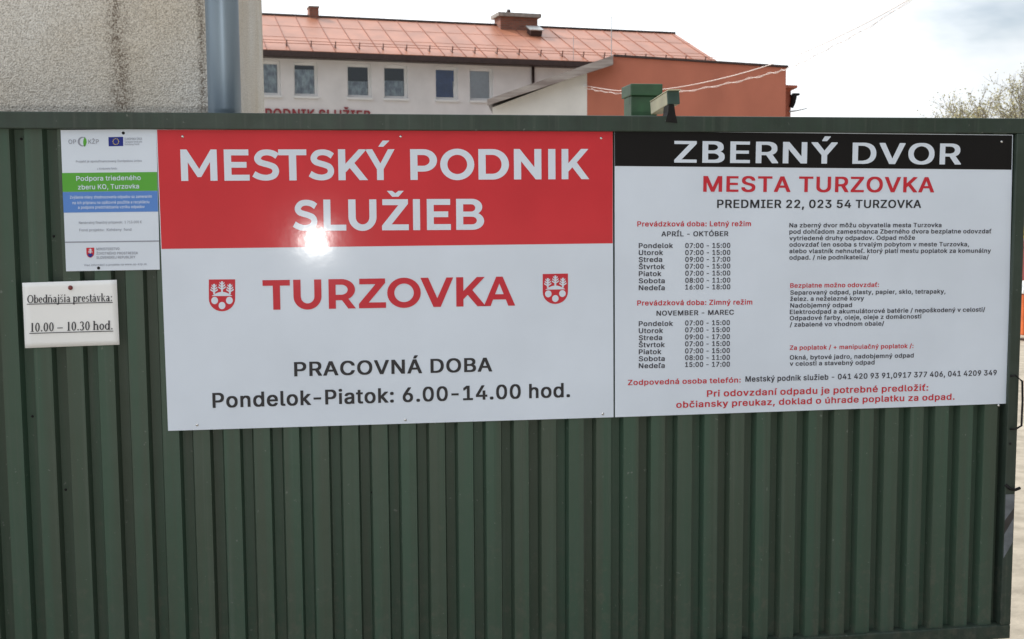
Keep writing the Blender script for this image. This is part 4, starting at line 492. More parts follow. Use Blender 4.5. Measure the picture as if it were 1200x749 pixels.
 'í': (185, '44 -7 123 -6 122 386 44 386|182 536 96 536 48 436 48 422 116 422 182 522'),
 'ó': (433, '288 -2 318 16 345 42 363 68 380 106 389 152 390 210 385 250 375 284 359 316 340 340 318 360 288 378 258 387 230 391 174 390 148 385 128 378 98 360 73 338 54 312 35 270 26 224 25 164 30 126 40 92 58 58 79 32 104 11 134 -4 174 -14 230 -15 258 -11|206 323 222 321 240 316 258 306 276 290 290 270 299 250 306 224 310 194 309 168 303 138 297 120 284 96 268 78 252 66 230 57 208 53 188 56 164 66 154 73 136 90 125 106 116 126 109 150 105 180 106 206 111 234 120 260 133 282 154 303 164 310 188 320|306 536 220 536 172 436 172 422 240 422 306 522'),
 'ô': (433, '288 -2 318 16 345 42 363 68 380 106 389 152 390 210 385 250 375 284 359 316 340 340 318 360 288 378 258 387 230 391 174 390 148 385 128 378 98 360 73 338 54 312 35 270 26 224 25 164 30 126 40 92 58 58 79 32 104 11 134 -4 174 -14 230 -15 258 -11|206 323 222 321 240 316 258 306 276 290 290 270 299 250 306 224 310 194 309 168 303 138 297 120 284 96 268 78 252 66 230 57 208 53 188 56 164 66 154 73 136 90 125 106 116 126 109 150 105 180 106 206 111 234 120 260 133 282 154 303 164 310 188 320|326 428 326 446 244 536 170 536 89 446 90 428 166 428 208 476 248 428'),
 'ú': (428, '44 386 44 116 47 90 53 68 62 48 74 30 88 15 102 6 120 -3 152 -11 202 -12 228 -8 250 0 264 8 276 18 288 31 290 -7 366 -7 366 386 287 386 287 148 283 124 272 100 261 84 252 76 230 64 214 59 198 57 172 63 152 76 133 100 125 124 123 138 123 386|303 536 218 536 169 436 169 422 236 422 303 522'),
 'ý': (407, '40 -147 70 -152 112 -152 134 -148 154 -140 170 -130 186 -114 197 -98 214 -64 378 366 380 372 380 386 296 386 295 384 214 160 194 99 182 142 94 384 92 386 8 386 9 368 151 0 143 -28 132 -52 114 -74 96 -82 74 -79 52 -80 38 -130 38 -146|293 536 206 536 159 436 159 422 226 422 293 522'),
 'Č': (528, '386 13 422 40 451 74 468 104 476 126 482 150 482 166 400 167 389 136 373 110 356 94 340 82 310 68 288 62 264 60 242 63 222 69 198 80 176 95 152 122 132 156 121 186 113 230 112 264 118 310 132 354 143 374 158 396 174 412 196 427 230 443 264 449 282 448 310 441 340 427 356 415 376 394 389 372 400 341 482 342 480 366 466 408 443 446 416 474 384 497 364 506 338 515 302 522 242 523 198 516 160 502 140 491 118 474 88 444 65 408 53 384 43 356 35 320 32 294 31 228 38 172 44 150 57 116 82 72 114 38 152 11 192 -5 212 -10 242 -14 302 -13 338 -6 370 5|385 666 306 666 266 618 226 666 148 666 148 648 228 558 304 558 385 648'),
 'č': (414, '318 361 294 375 254 388 230 391 184 391 162 388 128 378 104 365 73 338 54 312 37 276 27 232 25 164 29 130 40 92 58 58 82 29 112 6 148 -9 174 -14 232 -15 260 -11 294 1 316 14 344 40 359 62 372 94 372 109 314 124 296 124 289 106 281 92 270 79 254 67 232 58 208 53 188 56 176 60 154 73 128 102 114 132 106 168 105 194 107 214 111 234 120 260 136 286 154 303 176 316 188 320 208 323 234 318 252 310 268 298 276 290 285 276 294 255 314 255 370 270 371 286 356 320 340 340|326 536 248 536 208 488 166 536 90 536 89 518 170 428 244 428 326 518'),
 'ď': (511, '380 516 302 516 302 347 278 370 248 386 220 391 164 390 128 381 102 368 90 359 70 338 51 310 36 276 27 234 25 166 29 130 41 88 57 56 70 38 90 18 112 3 140 -9 164 -14 226 -14 248 -9 268 1 288 15 304 34 304 -7 381 -6|206 54 182 58 164 66 148 77 135 92 127 104 115 130 108 156 105 182 106 208 111 236 118 258 128 276 148 300 164 311 182 319 204 323 228 319 246 311 260 301 276 284 284 272 295 246 303 198 302 168 296 138 289 118 276 94 260 76 246 66 226 58|410 397 471 398 489 522 488 540 409 540'),
 'Ľ': (411, '52 516 51 -6 370 -7 370 64 134 64 134 516|202 397 263 398 281 522 280 540 202 540'),
 'ľ': (244, '44 516 44 66 48 44 60 18 72 6 86 -2 118 -9 166 -9 184 -6 190 -4 190 12 179 60 156 61 148 59 140 61 129 68 124 84 123 516|154 397 215 398 233 522 232 540 154 540'),
 'ň': (428, '366 -7 366 262 363 288 355 318 349 330 336 350 322 364 304 376 280 386 258 390 206 391 178 386 146 371 122 348 120 386 44 386 44 -6 123 -6 123 232 128 260 141 286 158 303 180 315 196 320 212 322 238 316 258 303 275 282 284 258 287 240 287 -6|323 536 244 536 204 487 164 536 88 536 87 518 168 428 242 428 323 518'),
 'ŕ': (277, '44 -7 123 -6 123 240 126 256 135 278 144 290 160 303 174 311 206 319 234 315 252 316 252 391 194 392 172 388 146 376 134 367 122 354 120 386 44 386|242 536 156 536 108 436 108 422 176 422 242 522'),
 'Š': (465, '288 518 252 523 204 523 162 517 130 506 102 490 74 466 57 440 46 410 43 390 43 354 47 332 61 300 82 277 106 260 146 241 252 211 296 194 323 172 329 164 335 150 337 138 333 120 323 102 308 86 296 77 276 66 256 60 228 56 210 57 186 62 166 69 146 81 132 94 122 110 116 126 112 144 30 144 29 126 34 98 41 78 55 52 66 38 90 18 112 5 142 -7 186 -15 250 -16 288 -11 314 -4 344 10 370 27 385 42 397 60 412 92 417 120 417 158 412 186 398 214 374 240 354 254 320 272 250 293 220 300 172 317 150 331 133 348 126 364 124 376 129 396 141 416 154 428 178 442 200 449 222 452 244 450 268 443 286 435 302 424 318 404 325 388 328 371 410 371 410 392 404 422 392 448 382 462 360 484 338 499 312 511|104 666 104 648 186 558 260 558 341 648 340 666 262 666 222 617 182 666'),
 'š': (383, '256 382 234 388 210 391 164 391 126 385 98 374 78 361 56 340 45 320 38 290 38 256 40 244 51 216 70 194 96 178 118 169 226 141 240 133 251 122 258 108 258 100 253 88 236 69 212 57 184 52 156 56 128 70 112 90 102 114 84 114 28 101 27 86 31 70 46 40 64 19 78 9 98 -2 128 -11 158 -15 206 -15 252 -7 282 5 300 18 318 36 333 60 340 90 340 124 338 136 327 164 306 187 292 196 266 208 154 238 132 250 124 260 119 272 119 282 124 294 140 310 156 319 186 326 210 322 230 312 249 292 260 270 278 270 332 283 333 298 329 310 322 326 308 346 288 365 276 373|305 536 226 536 186 488 146 536 68 536 68 518 148 428 224 428 305 518'),
 'Ť': (467, '266 -7 266 444 426 445 426 516 24 516 24 445 184 444 184 -6|106 666 106 648 188 558 262 558 343 648 342 666 264 666 224 617 184 666'),
 'ť': (280, '220 -6 222 -4 222 10 211 60 190 61 172 57 158 60 150 64 142 72 135 94 135 320 212 320 213 386 135 386 134 478 56 478 56 386 -3 386 -3 320 56 320 56 74 63 44 72 26 88 9 118 -6 146 -11 196 -11|158 418 218 418 236 544 236 561 157 560'),
 'Ž': (456, '32 516 32 445 302 444 255 380 33 54 33 -6 408 -7 408 64 136 64 176 118 406 454 406 516|338 666 260 666 220 618 178 666 102 666 101 648 182 558 256 558 338 648'),
 'ž': (398, '348 -7 348 63 143 64 342 324 342 386 40 386 40 316 236 316 33 54 33 -6|305 536 226 536 186 487 146 536 70 536 69 518 150 428 224 428 305 518'),
 '€': (482, '418 24 431 36 431 50 404 103 386 103 356 81 322 66 290 60 266 63 240 72 214 89 186 120 169 152 162 172 306 172 330 222 330 236 152 236 150 266 152 272 350 272 373 322 372 336 162 336 169 356 187 390 212 418 240 437 276 448 300 448 324 442 358 426 388 402 406 402 432 456 432 470 412 487 384 504 350 516 328 521 310 523 254 522 228 517 196 506 158 483 132 458 120 442 106 420 89 384 76 336 26 336 24 334 7 286 7 272 68 272 69 236 26 236 24 234 7 186 7 172 76 172 89 124 104 92 119 68 131 52 158 26 182 10 208 -2 236 -10 264 -14 322 -13 350 -8 376 1 400 12'),
 ' ': (195, ''),
}
WEIGHT = {'bold': (BOLD, 10), 'medium': (MEDIUM, 7)}
_gc = bpy.data.curves.new('scratch_glyph', 'CURVE'); _gc.dimensions = '2D'; _gc.fill_mode = 'BOTH'
_go = bpy.data.objects.new('scratch_glyph', _gc); COL.objects.link(_go)
_cache = {}
CAP = 1.0
def glyph_mesh(loops):
    _gc.splines.clear()
    for lp in loops:
        s = _gc.splines.new('POLY'); s.points.add(len(lp)-1); s.use_cyclic_u = True
        for i, (x, y) in enumerate(lp): s.points[i].co = (x, y, 0, 1)
    dg = bpy.context.evaluated_depsgraph_get(); dg.update()
    me = bpy.data.meshes.new_from_object(_go.evaluated_get(dg))
    vs = [v.co.copy() for v in me.vertices]; fs = [tuple(p.vertices) for p in me.polygons]; bpy.data.meshes.remove(me)
    return vs, fs
def grot(ch, wgt):
    if (ch, wgt) not in _cache:
        tab, ry = WEIGHT[wgt]; adv, src = tab[ch]; k = 1/(509.0+2*ry)
        loops = []
        for con in [c for c in src.split('|') if c]:
            n = [int(v) for v in con.split()]; loops.append([(n[i]*k, (n[i+1]+ry)*k) for i in range(0, len(n), 2)])
        v, f = glyph_mesh(loops) if loops else ([], [])
        _cache[ch, wgt] = (v, f, adv*k)
    return _cache[ch, wgt]
def font_mesh(txt, wgt, track=0.0):
    vs = []; fs = []; x = 0
    for ch in txt:
        v, f, adv = grot(ch, wgt); o = len(vs)
        tight = ch == '-' and ' - ' not in txt
        if tight: x -= .07; adv -= .07
        vs += [Vector((p.x+x, p.y, 0)) for p in v]; fs += [tuple(i+o for i in q) for q in f]; x += adv+track
    return vs, fs
def span(px0, py0, px1, py1, cap, y):
    a = on_gate(px0, py0, y); b = on_gate(px1, py1, y)
    mxp = (px0+px1)/2; myp = (py0+py1)/2
    h = (on_gate(mxp, myp-cap, y) - on_gate(mxp, myp, y)).z
    return a, b, h
def put(mb, vs, fs, x0, x1, hcap, a, b, h):        # text box -> the sheet of the sign
    ex = (b-a)/(x1-x0); nn = (b-a).normalized(); ez = Vector((-nn.z, 0, nn.x))*(h/hcap)
    vv = [a + ex*(v.x-x0) + ez*v.y for v in vs]
    # all faces look towards the street
    mb.add(vv, [f[::-1] if ((vv[f[1]]-vv[f[0]]).cross(vv[f[2]]-vv[f[0]])).y > 0 else f for f in fs])
def lines(parent, name, rows, m, y=-.0012, bold=.018, label=None):
    wgt = 'bold' if bold >= .008 else 'medium'
    for (t, x0, y0, x1, y1, cap) in rows:
        mb = MB()
        vs, fs = font_mesh(t, wgt); a, b, h = span(x0, y0, x1, y1, cap, y)
        put(mb, vs, fs, min(v.x for v in vs), max(v.x for v in vs), 1, a, b, h)
        mb.build(name, m, parent)

# wide geometric capitals, drawn in units of the cap height
def arc(cx, cy, rx, ry, a0, a1, n=14):
    return [(cx+rx*math.cos(math.radians(a0+(a1-a0)*i/n)), cy+ry*math.sin(math.radians(a0+(a1-a0)*i/n))) for i in range(n+1)]
def ribbon(pts, w):
    P = []
    n = len(pts)
    for i in range(n-1):
        p0, p1, p2, p3 = (Vector(pts[max(i-1, 0)]), Vector(pts[i]), Vector(pts[i+1]), Vector(pts[min(i+2, n-1)]))
        for s in range(5):
            t = s/5; P.append(.5*((2*p1)+(p2-p0)*t+(2*p0-5*p1+4*p2-p3)*t*t+(3*p1-p0-3*p2+p3)*t**3))
    P.append(Vector(pts[-1])); Lf = []; Rg = []
    for i, p in enumerate(P):
        t = (P[min(i+1, len(P)-1)]-P[max(i-1, 0)]).normalized(); nn = Vector((-t.y, t.x))
        ww = w*(.98+.14*abs(t.y)); Lf.append(p+nn*ww/2); Rg.append(p-nn*ww/2)
    return [(q.x, q.y) for q in Lf+Rg[::-1]]
GL = {
 'I': [[(0,0),(0,1),(.24,1),(.24,0)]],
 'L': [[(0,0),(0,1),(.235,1),(.235,.19),(.76,.19),(.76,0)]],
 'M': [[(0,0),(0,1),(.2,1),(.585,.38),(.965,1),(1.16,1),(1.16,0),(.935,0),(.935,.6),(.64,.12),(.525,.12),(.225,.59),(.225,0)]],
 'E': [[(0,0),(0,1),(.8,1),(.8,.81),(.235,.81),(.235,.6),(.73,.6),(.73,.415),(.235,.415),(.235,.19),(.82,.19),(.82,0)]],
 'T': [[(.335,0),(.335,.81),(0,.81),(0,1),(.9,1),(.9,.81),(.57,.81),(.57,0)]],
 'K': [[(0,0),(0,1),(.235,1),(.235,.53),(.68,1),(.94,1),(.53,.555),(.97,0),(.695,0),(.375,.395),(.235,.25),(.235,0)]],
 'Y': [[(.4,0),(.4,.35),(0,1),(.25,1),(.525,.54),(.8,1),(1.03,1),(.635,.35),(.635,0)]],
 'N': [[(0,0),(0,1),(.195,1),(.67,.4),(.67,1),(.9,1),(.9,0),(.71,0),(.235,.6),(.235,0)]],
 'Z': [[(0,0),(0,.15),(.53,.81),(.02,.81),(.02,1),(.84,1),(.84,.85),(.31,.19),(.86,.19),(.86,0)]],
 'V': [[(.43,0),(0,1),(.26,1),(.56,.3),(.87,1),(1.1,1),(.67,0)]],
 'A': [[(0,0),(.45,1),(.68,1),(1.13,0),(.88,0),(.79,.22),(.33,.22),(.245,0)], [(.405,.4),(.715,.4),(.56,.77)]],
 'O': [arc(.56,.5,.56,.515,0,355,36), arc(.56,.5,.325,.315,0,355,36)],
 'D': [[(0,0),(0,1),(.46,1)]+arc(.46,.5,.53,.5,90,-90,20)[1:-1]+[(.46,0)], [(.235,.19),(.235,.81),(.45,.81)]+arc(.45,.5,.3,.31,90,-90,20)[1:-1]+[(.45,.19)]],
 'P': [[(0,0),(0,1),(.43,1)]+arc(.43,.635,.44,.365,90,-90,18)[1:-1]+[(.43,.27),(.235,.27),(.235,0)], [(.235,.46),(.235,.81),(.42,.81)]+arc(.42,.635,.21,.175,90,-90,14)[1:-1]+[(.42,.46)]],
 'R': [[(0,0),(0,1),(.43,1)]+arc(.43,.64,.45,.36,90,-60,16)[1:]+[(.9,0),(.645,0),(.44,.285),(.235,.285),(.235,0)], [(.235,.47),(.235,.81),(.42,.81)]+arc(.42,.64,.215,.17,90,-90,14)[1:-1]+[(.42,.47)]],
 'B': [[(0,0),(0,1),(.52,1)]+arc(.52,.74,.34,.26,90,-52,12)[1:]+arc(.535,.285,.385,.285,58,-90,14)+[(.5,0)], [(.23,.59),(.23,.825),(.5,.825)]+arc(.5,.7075,.13,.1175,90,-90,8)[1:-1]+[(.5,.59)], [(.23,.175),(.23,.425),(.52,.425)]+arc(.52,.3,.16,.125,90,-90,8)[1:-1]+[(.52,.175)]],
 'U': [[(0,1),(.235,1),(.235,.43)]+arc(.455,.43,.22,.235,180,360,16)[1:-1]+[(.675,.43),(.675,1),(.905,1),(.905,.44)]+arc(.4525,.44,.4525,.455,0,-180,22)[1:-1]+[(0,.44)]],
 'S': [ribbon([(.80,.785),(.66,.87),(.47,.905),(.28,.865),(.17,.725),(.225,.605),(.36,.55),(.54,.5),(.69,.43),(.745,.30),(.68,.165),(.52,.1),(.36,.095),(.19,.135),(.04,.215)], .19)],
}
ACC = {'Ý': ('Y', [(.46,1.08),(.62,1.28),(.86,1.28),(.64,1.08)]), 'Ž': ('Z', [(.17,1.27),(.34,1.27),(.44,1.19),(.54,1.27),(.71,1.27),(.54,1.08),(.34,1.08)])}
def caps(parent, name, glyphs, base, top, m, y=-.0012):
    """glyphs: (char, px_left, px_right); base/top: functions of px giving the picture line"""
    mb = MB()
    for ch, x0, x1 in glyphs:
        acc = None; g_ = ch
        if ch in ACC: g_, acc = ACC[ch]
        lp = GL[g_]; vs, fs = glyph_mesh(lp)
        a, b, h = span(x0, base(x0), x1, base(x1), base((x0+x1)/2)-top((x0+x1)/2), y)
        xs = [p[0] for p in lp[0]]
        put(mb, vs, fs, min(xs), max(xs), 1, a, b, h)
        if acc:
            vs, fs = glyph_mesh([acc]); put(mb, vs, fs, min(xs), max(xs), 1, a, b, h)
    return mb.build(name, m, parent)
def lin(x0, y0, x1, y1): return lambda x: y0+(y1-y0)*(x-x0)/(x1-x0)

# ------------------------------------------------------------------ flat print helpers
def quad(parent, name, px, m, y, t=.0004, label=None):
    o = MB().prism([on_gate(a, b, y) for a, b in px], (0, t, 0)).build(name, m, parent)
    if label: o['label'] = label
    return o
def panel(name, corners, m, label, cat, group=None, t=.003):
    P = [on_gate(a, b, 0) for a, b in corners]
    base = (P[2]+P[3])/2
    o = MB().prism(P, (0, t, 0)).build(name, m, None, loc=base)
    return tag(o, label, cat, group)
def disc(px, py, rpx, y, seg=20, sx=1):
    c = on_gate(px, py, y); r_ = (on_gate(px+rpx, py, y)-c).x
    return [c + Vector((r_*sx*math.cos(2*math.pi*i/seg), 0, r_*math.sin(2*math.pi*i/seg))) for i in range(seg)]
def screws(parent, pts, m=None):
    for px, py in pts: dome(MB(), on_gate(px, py, 0), .0052, .003).build('screw', m or m_screw, parent, smooth=True)

# ------------------------------------------------------------------ big red and white sign
s1 = panel('company_sign', [(183,151),(718,152),(719,489),(197,505)], m_white, 'large glossy sign with red upper band and white lower half', 'sign')
quad(s1, 'red_band', [(184,152.2),(718,153.2),(718,285.2),(189.3,291.8)], m_red, -.0006)
def X2(v): return 180+v/4.161
def X3(v): return 440+v/4.138
bl = lin(212.4,212.1,690.6,210.0); tp = lin(212.4,175.3,690.6,174.6)
caps(s1, 'heading', [('M',X2(135),X2(312)),('E',X2(346),X2(469)),('S',X2(482),X2(614)),('T',X2(611),X2(748)),('S',X2(757),X2(882)),('K',X2(902),X2(1046)),('Ý',X2(1034),X3(95)),
  ('P',X3(170),X3(300)),('O',X3(315),X3(480)),('D',X3(500),X3(648)),('N',X3(672),X3(805)),('I',X3(838),X3(873)),('K',X3(903),X3(1037))], bl, tp, m_white)
caps(s1, 'heading', [('S',X2(680),X2(800)),('L',X2(830),X2(940)),('U',X2(951),X2(1088)),('Ž',X3(32),X3(162)),('I',X3(183),X3(217)),('E',X3(250),X3(366)),('B',X3(392),X3(527))],
  lin(343.4,270.6,567.4,269.3), lin(343.4,234.2,567.4,233.0), m_white)
def X4(v): return 180+v/3.568
def X5(v): return 440+v/3.566
caps(s1, 'town_name', [('T',X4(458),X4(572)),('U',X4(586),X4(703)),('R',X4(733),X4(846)),('Z',X4(859),X4(972)),('O',X5(50),X5(190)),('V',X5(189),X5(326)),('K',X5(338),X5(461)),('A',X5(453),X5(584))],
  lin(308.4,363.3,603.5,358.2), lin(308.4,328.5,603.5,324.0), m_redtext)
lines(s1, 'opening_hours', [('PRACOVNÁ DOBA',344.8,441.2,576.8,435.4,16.6), ('Pondelok-Piatok: 6.00-14.00 hod.',249.2,478.2,668,465.4,17.2)], m_grey, bold=.01)
def crest(x0, y0, x1, y1, x2, y2):
    # x0,y0 top left; x1,y1 top right; y2 bottom
    w = x1-x0; h = y2-y0
    def q(u, v): return (x0+w*u, y0+(y1-y0)*u+h*v)
    sh_ = [(0,0),(1,0),(1,.6)] + [(.5+.5*math.cos(a), .6+.4*math.sin(a)) for a in [math.pi*i/14 for i in range(1, 14)]] + [(0,.6)]
    o = MB().prism([on_gate(*q(u, v), -.0008) for u, v in sh_], (0, .0005, 0)).build('crest', m_redtext, s1)
    mb = MB(); d = (0, .0003, 0)
    hill = [(.1,.52)] + [(.1+.8*i/10, .52-.13*math.sin(math.pi*i/10)) for i in range(1, 10)] + [(.9,.52)]
    mb.prism([on_gate(*q(u, v), -.0012) for u, v in hill], d)
    for cx, cy in ((.22,.66),(.78,.66),(.5,.82)):
        mb.prism([on_gate(*q(cx+.13*math.cos(a), cy+.115*math.sin(a)), -.0012) for a in [2*math.pi*i/16 for i in range(16)]], d)
    for cx, t0, b0 in ((.2,.14,.46),(.5,.06,.40),(.8,.14,.46)):
        mb.prism([on_gate(*q(u, v), -.0016) for u, v in ((cx-.035,t0),(cx+.035,t0),(cx+.035,b0),(cx-.035,b0))], d)
        for k_, (vy, wd_) in enumerate(((t0+.06,.09),(t0+.13,.12),(t0+.20,.14))):
            for sg in (-1, 1):
                mb.prism([on_gate(*q(u, v), -.0020) for u, v in ((cx,vy+.03),(cx+sg*wd_,vy-.045),(cx+sg*wd_,vy),(cx,vy+.075))], d)
    mb.build('crest_motif', m_white, o)
crest(244.7,327.6,275.6,327.4,0,365); crest(636,321.2,665.6,320.6,0,356.6)
screws(s1, [(214,160),(469.5,160),(704.5,162),(231,498),(475,492),(706.5,485)])

# ------------------------------------------------------------------ collection-yard board
s2 = panel('information_board', [(720.3,153),(1187,158),(1180,473),(720.8,489)], m_white, 'white information board with black header and long lists of opening hours', 'sign')
quad(s2, 'header_band', [(720.4,153.8),(1186.2,158.8),(1185.4,199.0),(720.5,194.6)], m_black, -.0006)
lines(s2, 'heading', [('ZBERNÝ DVOR',790,190.6,1126,192.9,25)], m_white, bold=.026)
lines(s2, 'town_name', [('MESTA TURZOVKA',824,224.8,1094.6,225.6,18.2)], m_redtext, bold=.022)
lines(s2, 'address_line', [('PREDMIER 22, 023 54 TURZOVKA',840.3,243.8,1079.4,243.8,9.6)], m_grey, bold=.018)
lines(s2, 'season_title', [('Prevádzková doba: Letný režim',746.8,265.5,880,265.1,6)], m_redtext, bold=.02)
lines(s2, 'season_title', [('Prevádzková doba: Zimný režim',746.7,358.2,881.6,356.9,6)], m_redtext, bold=.02)
D7 = ['Pondelok','Utorok','Streda','Štvrtok','Piatok','Sobota','Nedeľa']
W7 = [788.6,777,776,779,775,779,779]
yA = [290.8,299,307.1,315.5,323.7,332,340.2]; yB = [290.8,299,307,315,323.2,331.5,339.4]
yC = [382.3,390.6,398.8,407.1,415.3,423.4,431.6]; yD = [381.5,389.6,397.9,406,414.2,422.2,430.2]
TA = ['07:00 - 15:00','07:00 - 15:00','09:00 - 17:00','07:00 - 15:00','07:00 - 15:00','08:00 - 11:00','16:00 - 18:00']
TB = TA[:6] + ['15:00 - 17:00']
lines(s2, 'hours_table', [('APRÍL - OKTÓBER',775,277.1,853.5,276.8,5.8)] + [(D7[i],748.5,yA[i],W7[i],yA[i]-.1,5.8) for i in range(7)] + [(TA[i],803,yB[i],855.8,yB[i]-.3,5.8) for i in range(7)], m_dark, bold=.016)
lines(s2, 'hours_table', [('NOVEMBER - MAREC',769.3,370.1,860,368.8,5.8)] + [(D7[i],748.5,yC[i],W7[i],yC[i]-.3,5.8) for i in range(7)] + [(TB[i],802.8,yD[i],855.3,yD[i]-.5,5.8) for i in range(7)], m_dark, bold=.016)
lines(s2, 'paragraph', [
 ('Na zberný dvor môžu obyvatelia mesta Turzovka',925,266.6,1103.3,266.3,5.1), ('pod dohľadom zamestnanca Zberného dvora bezplatne odovzdať',925,274.1,1161.6,273.5,5.1),
 ('vytriedené druhy odpadov. Odpad môže',925,281.7,1072.2,281.1,5.1), ('odovzdať len osoba s trvalým pobytom v meste Turzovka,',925,289.2,1135.5,288.7,5.1),
 ('alebo vlastník nehnuteľ. ktorý platí mestu poplatok za komunálny',925,296.8,1161.2,296.3,5.1), ('odpad. / nie podnikatelia/',925,304.4,1018,303.9,5.1)], m_dark, bold=.008)
lines(s2, 'list_title', [('Bezplatne možno odovzdať:',926,337.3,1030,336.3,5.3)], m_redtext, bold=.014)
lines(s2, 'paragraph', [
 ('Separovaný odpad, plasty, papier, sklo, tetrapaky,',926,345.5,1108,344,5.1), ('želez. a neželezné kovy',926,352.8,1012.4,352.1,5.1), ('Nadobjemný odpad',926,360.6,998.4,360,5.1),
 ('Elektroodpad a akumulátorové batérie / nepoškodený v celosti/',925.5,368.2,1154.4,365.2,5.1), ('Odpadové farby, oleje, oleje z domácnosti',925.5,375.5,1079.6,373.2,5.1), ('/ zabalené vo vhodnom obale/',925.5,383,1036,381.6,5.1)], m_dark, bold=.008)
lines(s2, 'list_title', [('Za poplatok / + manipulačný poplatok /:',925.5,410.2,1070.4,407.9,5.2)], m_redtext, bold=.014)
lines(s2, 'paragraph', [('Okná, bytové jadro, nadobjemný odpad',925.5,421.6,1070.7,419,5.1), ('v celosti a stavebný odpad',925.5,428.8,1024.8,427.2,5.1)], m_dark, bold=.008)
lines(s2, 'contact_title', [('Zodpovedná osoba telefón:',735.8,451.5,868,448.3,6.2)], m_redtext, bold=.012)
lines(s2, 'contact_line', [('Mestský podnik služieb - 041 420 93 91,0917 377 406, 041 4209 349',873.5,447.6,1168,439.8,6.4)], m_dark, bold=.018)
lines(s2, 'warning_text', [('Pri odovzdaní odpadu je potrebné predložiť:',828.4,465.2,1087.7,457.9,7.6), ('občiansky preukaz, doklad o úhrade poplatku za odpad.',792.4,478.1,1118.6,468.4,7.4)], m_redtext, bold=.02)
screws(s2, [(1170.5,475.2),(1174,166)])

# ------------------------------------------------------------------ EU project plate
s3 = panel('project_plate', [(71,152.5),(183,151.3),(187.2,316),(77.5,318)], m_white, 'tall white project plate with green and blue bands and small flags', 'sign')
quad(s3, 'green_band', [(72.6,202.8),(184,201.6),(184.6,223.6),(73.5,225)], m_green, -.0006)
quad(s3, 'blue_band', [(73.5,225.2),(184.6,223.8),(185.2,248),(74.6,249.3)], m_blue, -.0006)
quad(s3, 'joint_line', [(76,283.2),(186.2,281.8),(186.2,283.3),(76,284.7)], m_faint, -.0006)
lines(s3, 'band_title', [('Podpora triedeného',89.5,212.1,165,211,5.6), ('zberu KO, Turzovka',91.5,222.2,163,220.9,5.6)], m_palewh, bold=.006)
lines(s3, 'band_text', [('Zvýšenie miery zhodnocovania odpadov so zameraním',82,233,178,231.8,3.4), ('na ich prípravu na opätovné použitie a recykláciu',85,239.4,175,238.2,3.4), ('a podpora predchádzania vzniku odpadov',91.5,244.8,169.5,243.8,3.4)], m_palewh, bold=.006)
lines(s3, 'small_print', [('Projekt je spolufinancovaný Európskou úniou',89,190.6,166,189.6,2.6), ('z Kohézneho fondu',114,199,137,198.6,2.4), ('Nenávratný finančný príspevok:  1 713 000 €',92.5,262.6,166,261.6,3), ('Fond projektu:  Kohézny  fond',93,271.2,154,270.4,3),
  ('Viac informácií o projekte na www.op-kzp.sk',98.5,312,172,310.6,2.4)], m_faint, bold=.004)
lines(s3, 'programme_logo', [('OP',80.3,168.7,89.4,168.5,5), ('KŽP',103.6,168.6,116,168.3,5)], m_faint, bold=.004)
ring = arc(96.6,166,5.6,5.6,60,300,16); inner = arc(97.6,166,4.3,4.6,300,60,16)
rm = MB()
for i in range(16):
    a_, b_ = ring[i], ring[i+1]; c_, d_ = inner[15-i], inner[16-i]
    rm.prism([on_gate(*p, -.0009) for p in (a_, b_, c_, d_)], (0, .0003, 0))
rm.build('logo_ring', m_faint, s3)
MB().prism([on_gate(*p, -.0009) for p in [(99.3,160.5),(101.2,163.5),(101.6,167),(100.4,170.5),(99,172.2),(97.8,170),(97.4,166.5),(98,163)]], (0, .0003, 0)).build('logo_leaf', m_green, s3)
fl = quad(s3, 'flag', [(127,160.8),(144.2,160.4),(144.4,171.2),(127.3,171.6)], m_eublue, -.0007)
st = MB()
for i in range(12):
    a_ = 2*math.pi*i/12; st.prism(disc(135.7+3.4*math.cos(a_), 166+3.4*math.sin(a_), .55, -.0011, 6), (0, .0003, 0))
st.build('flag_stars', m_yellow, fl)
lines(s3, 'flag_caption', [('EURÓPSKA ÚNIA',146.2,164.4,166.5,164,2.8), ('Európske fondy pre',146.2,167.4,166.5,167,2.2), ('Kohézny fond',146.2,170.3,163,170,2.2)], m_faint, bold=.006)
shp = [(101.2,290.5),(110.4,290.3),(110.4,296)] + [(105.8+4.6*math.cos(a_), 296+6*math.sin(a_)) for a_ in [math.pi*i/10 for i in range(1, 10)]] + [(101.2,296)]
sh3 = MB().prism([on_gate(*p, -.0008) for p in shp], (0, .0004, 0)).build('shield', m_redtext, s3)
cb = MB()
for q in ([(105.2,291.3),(106.4,291.3),(106.4,298.5),(105.2,298.5)], ): cb.prism([on_gate(*p, -.0012) for p in q], (0, .0003, 0))
for q in ([(103.9,292.6),(107.7,292.6),(107.7,293.6),(103.9,293.6)], [(103.2,294.8),(108.4,294.8),(108.4,295.8),(103.2,295.8)]): cb.prism([on_gate(*p, -.0016) for p in q], (0, .0003, 0))
cb.build('shield_cross', m_white, sh3)
MB().prism([on_gate(*p, -.0020) for p in [(102.6,298.6),(104,297.4),(105.8,297),(107.6,297.4),(109,298.6),(107.6,300.6),(105.8,301.6),(104,300.6)]], (0, .0003, 0)).build('shield_hill', m_eublue, sh3)
lines(s3, 'ministry_name', [('MINISTERSTVO',113,293.4,140,293,3), ('ŽIVOTNÉHO PROSTREDIA',113,298.6,161.6,298,3), ('SLOVENSKEJ REPUBLIKY',113,303.4,158.5,302.8,3)], m_faint, bold=.008)
screws(s3, [(144.5,156),(115.5,314.2)], m_iron)

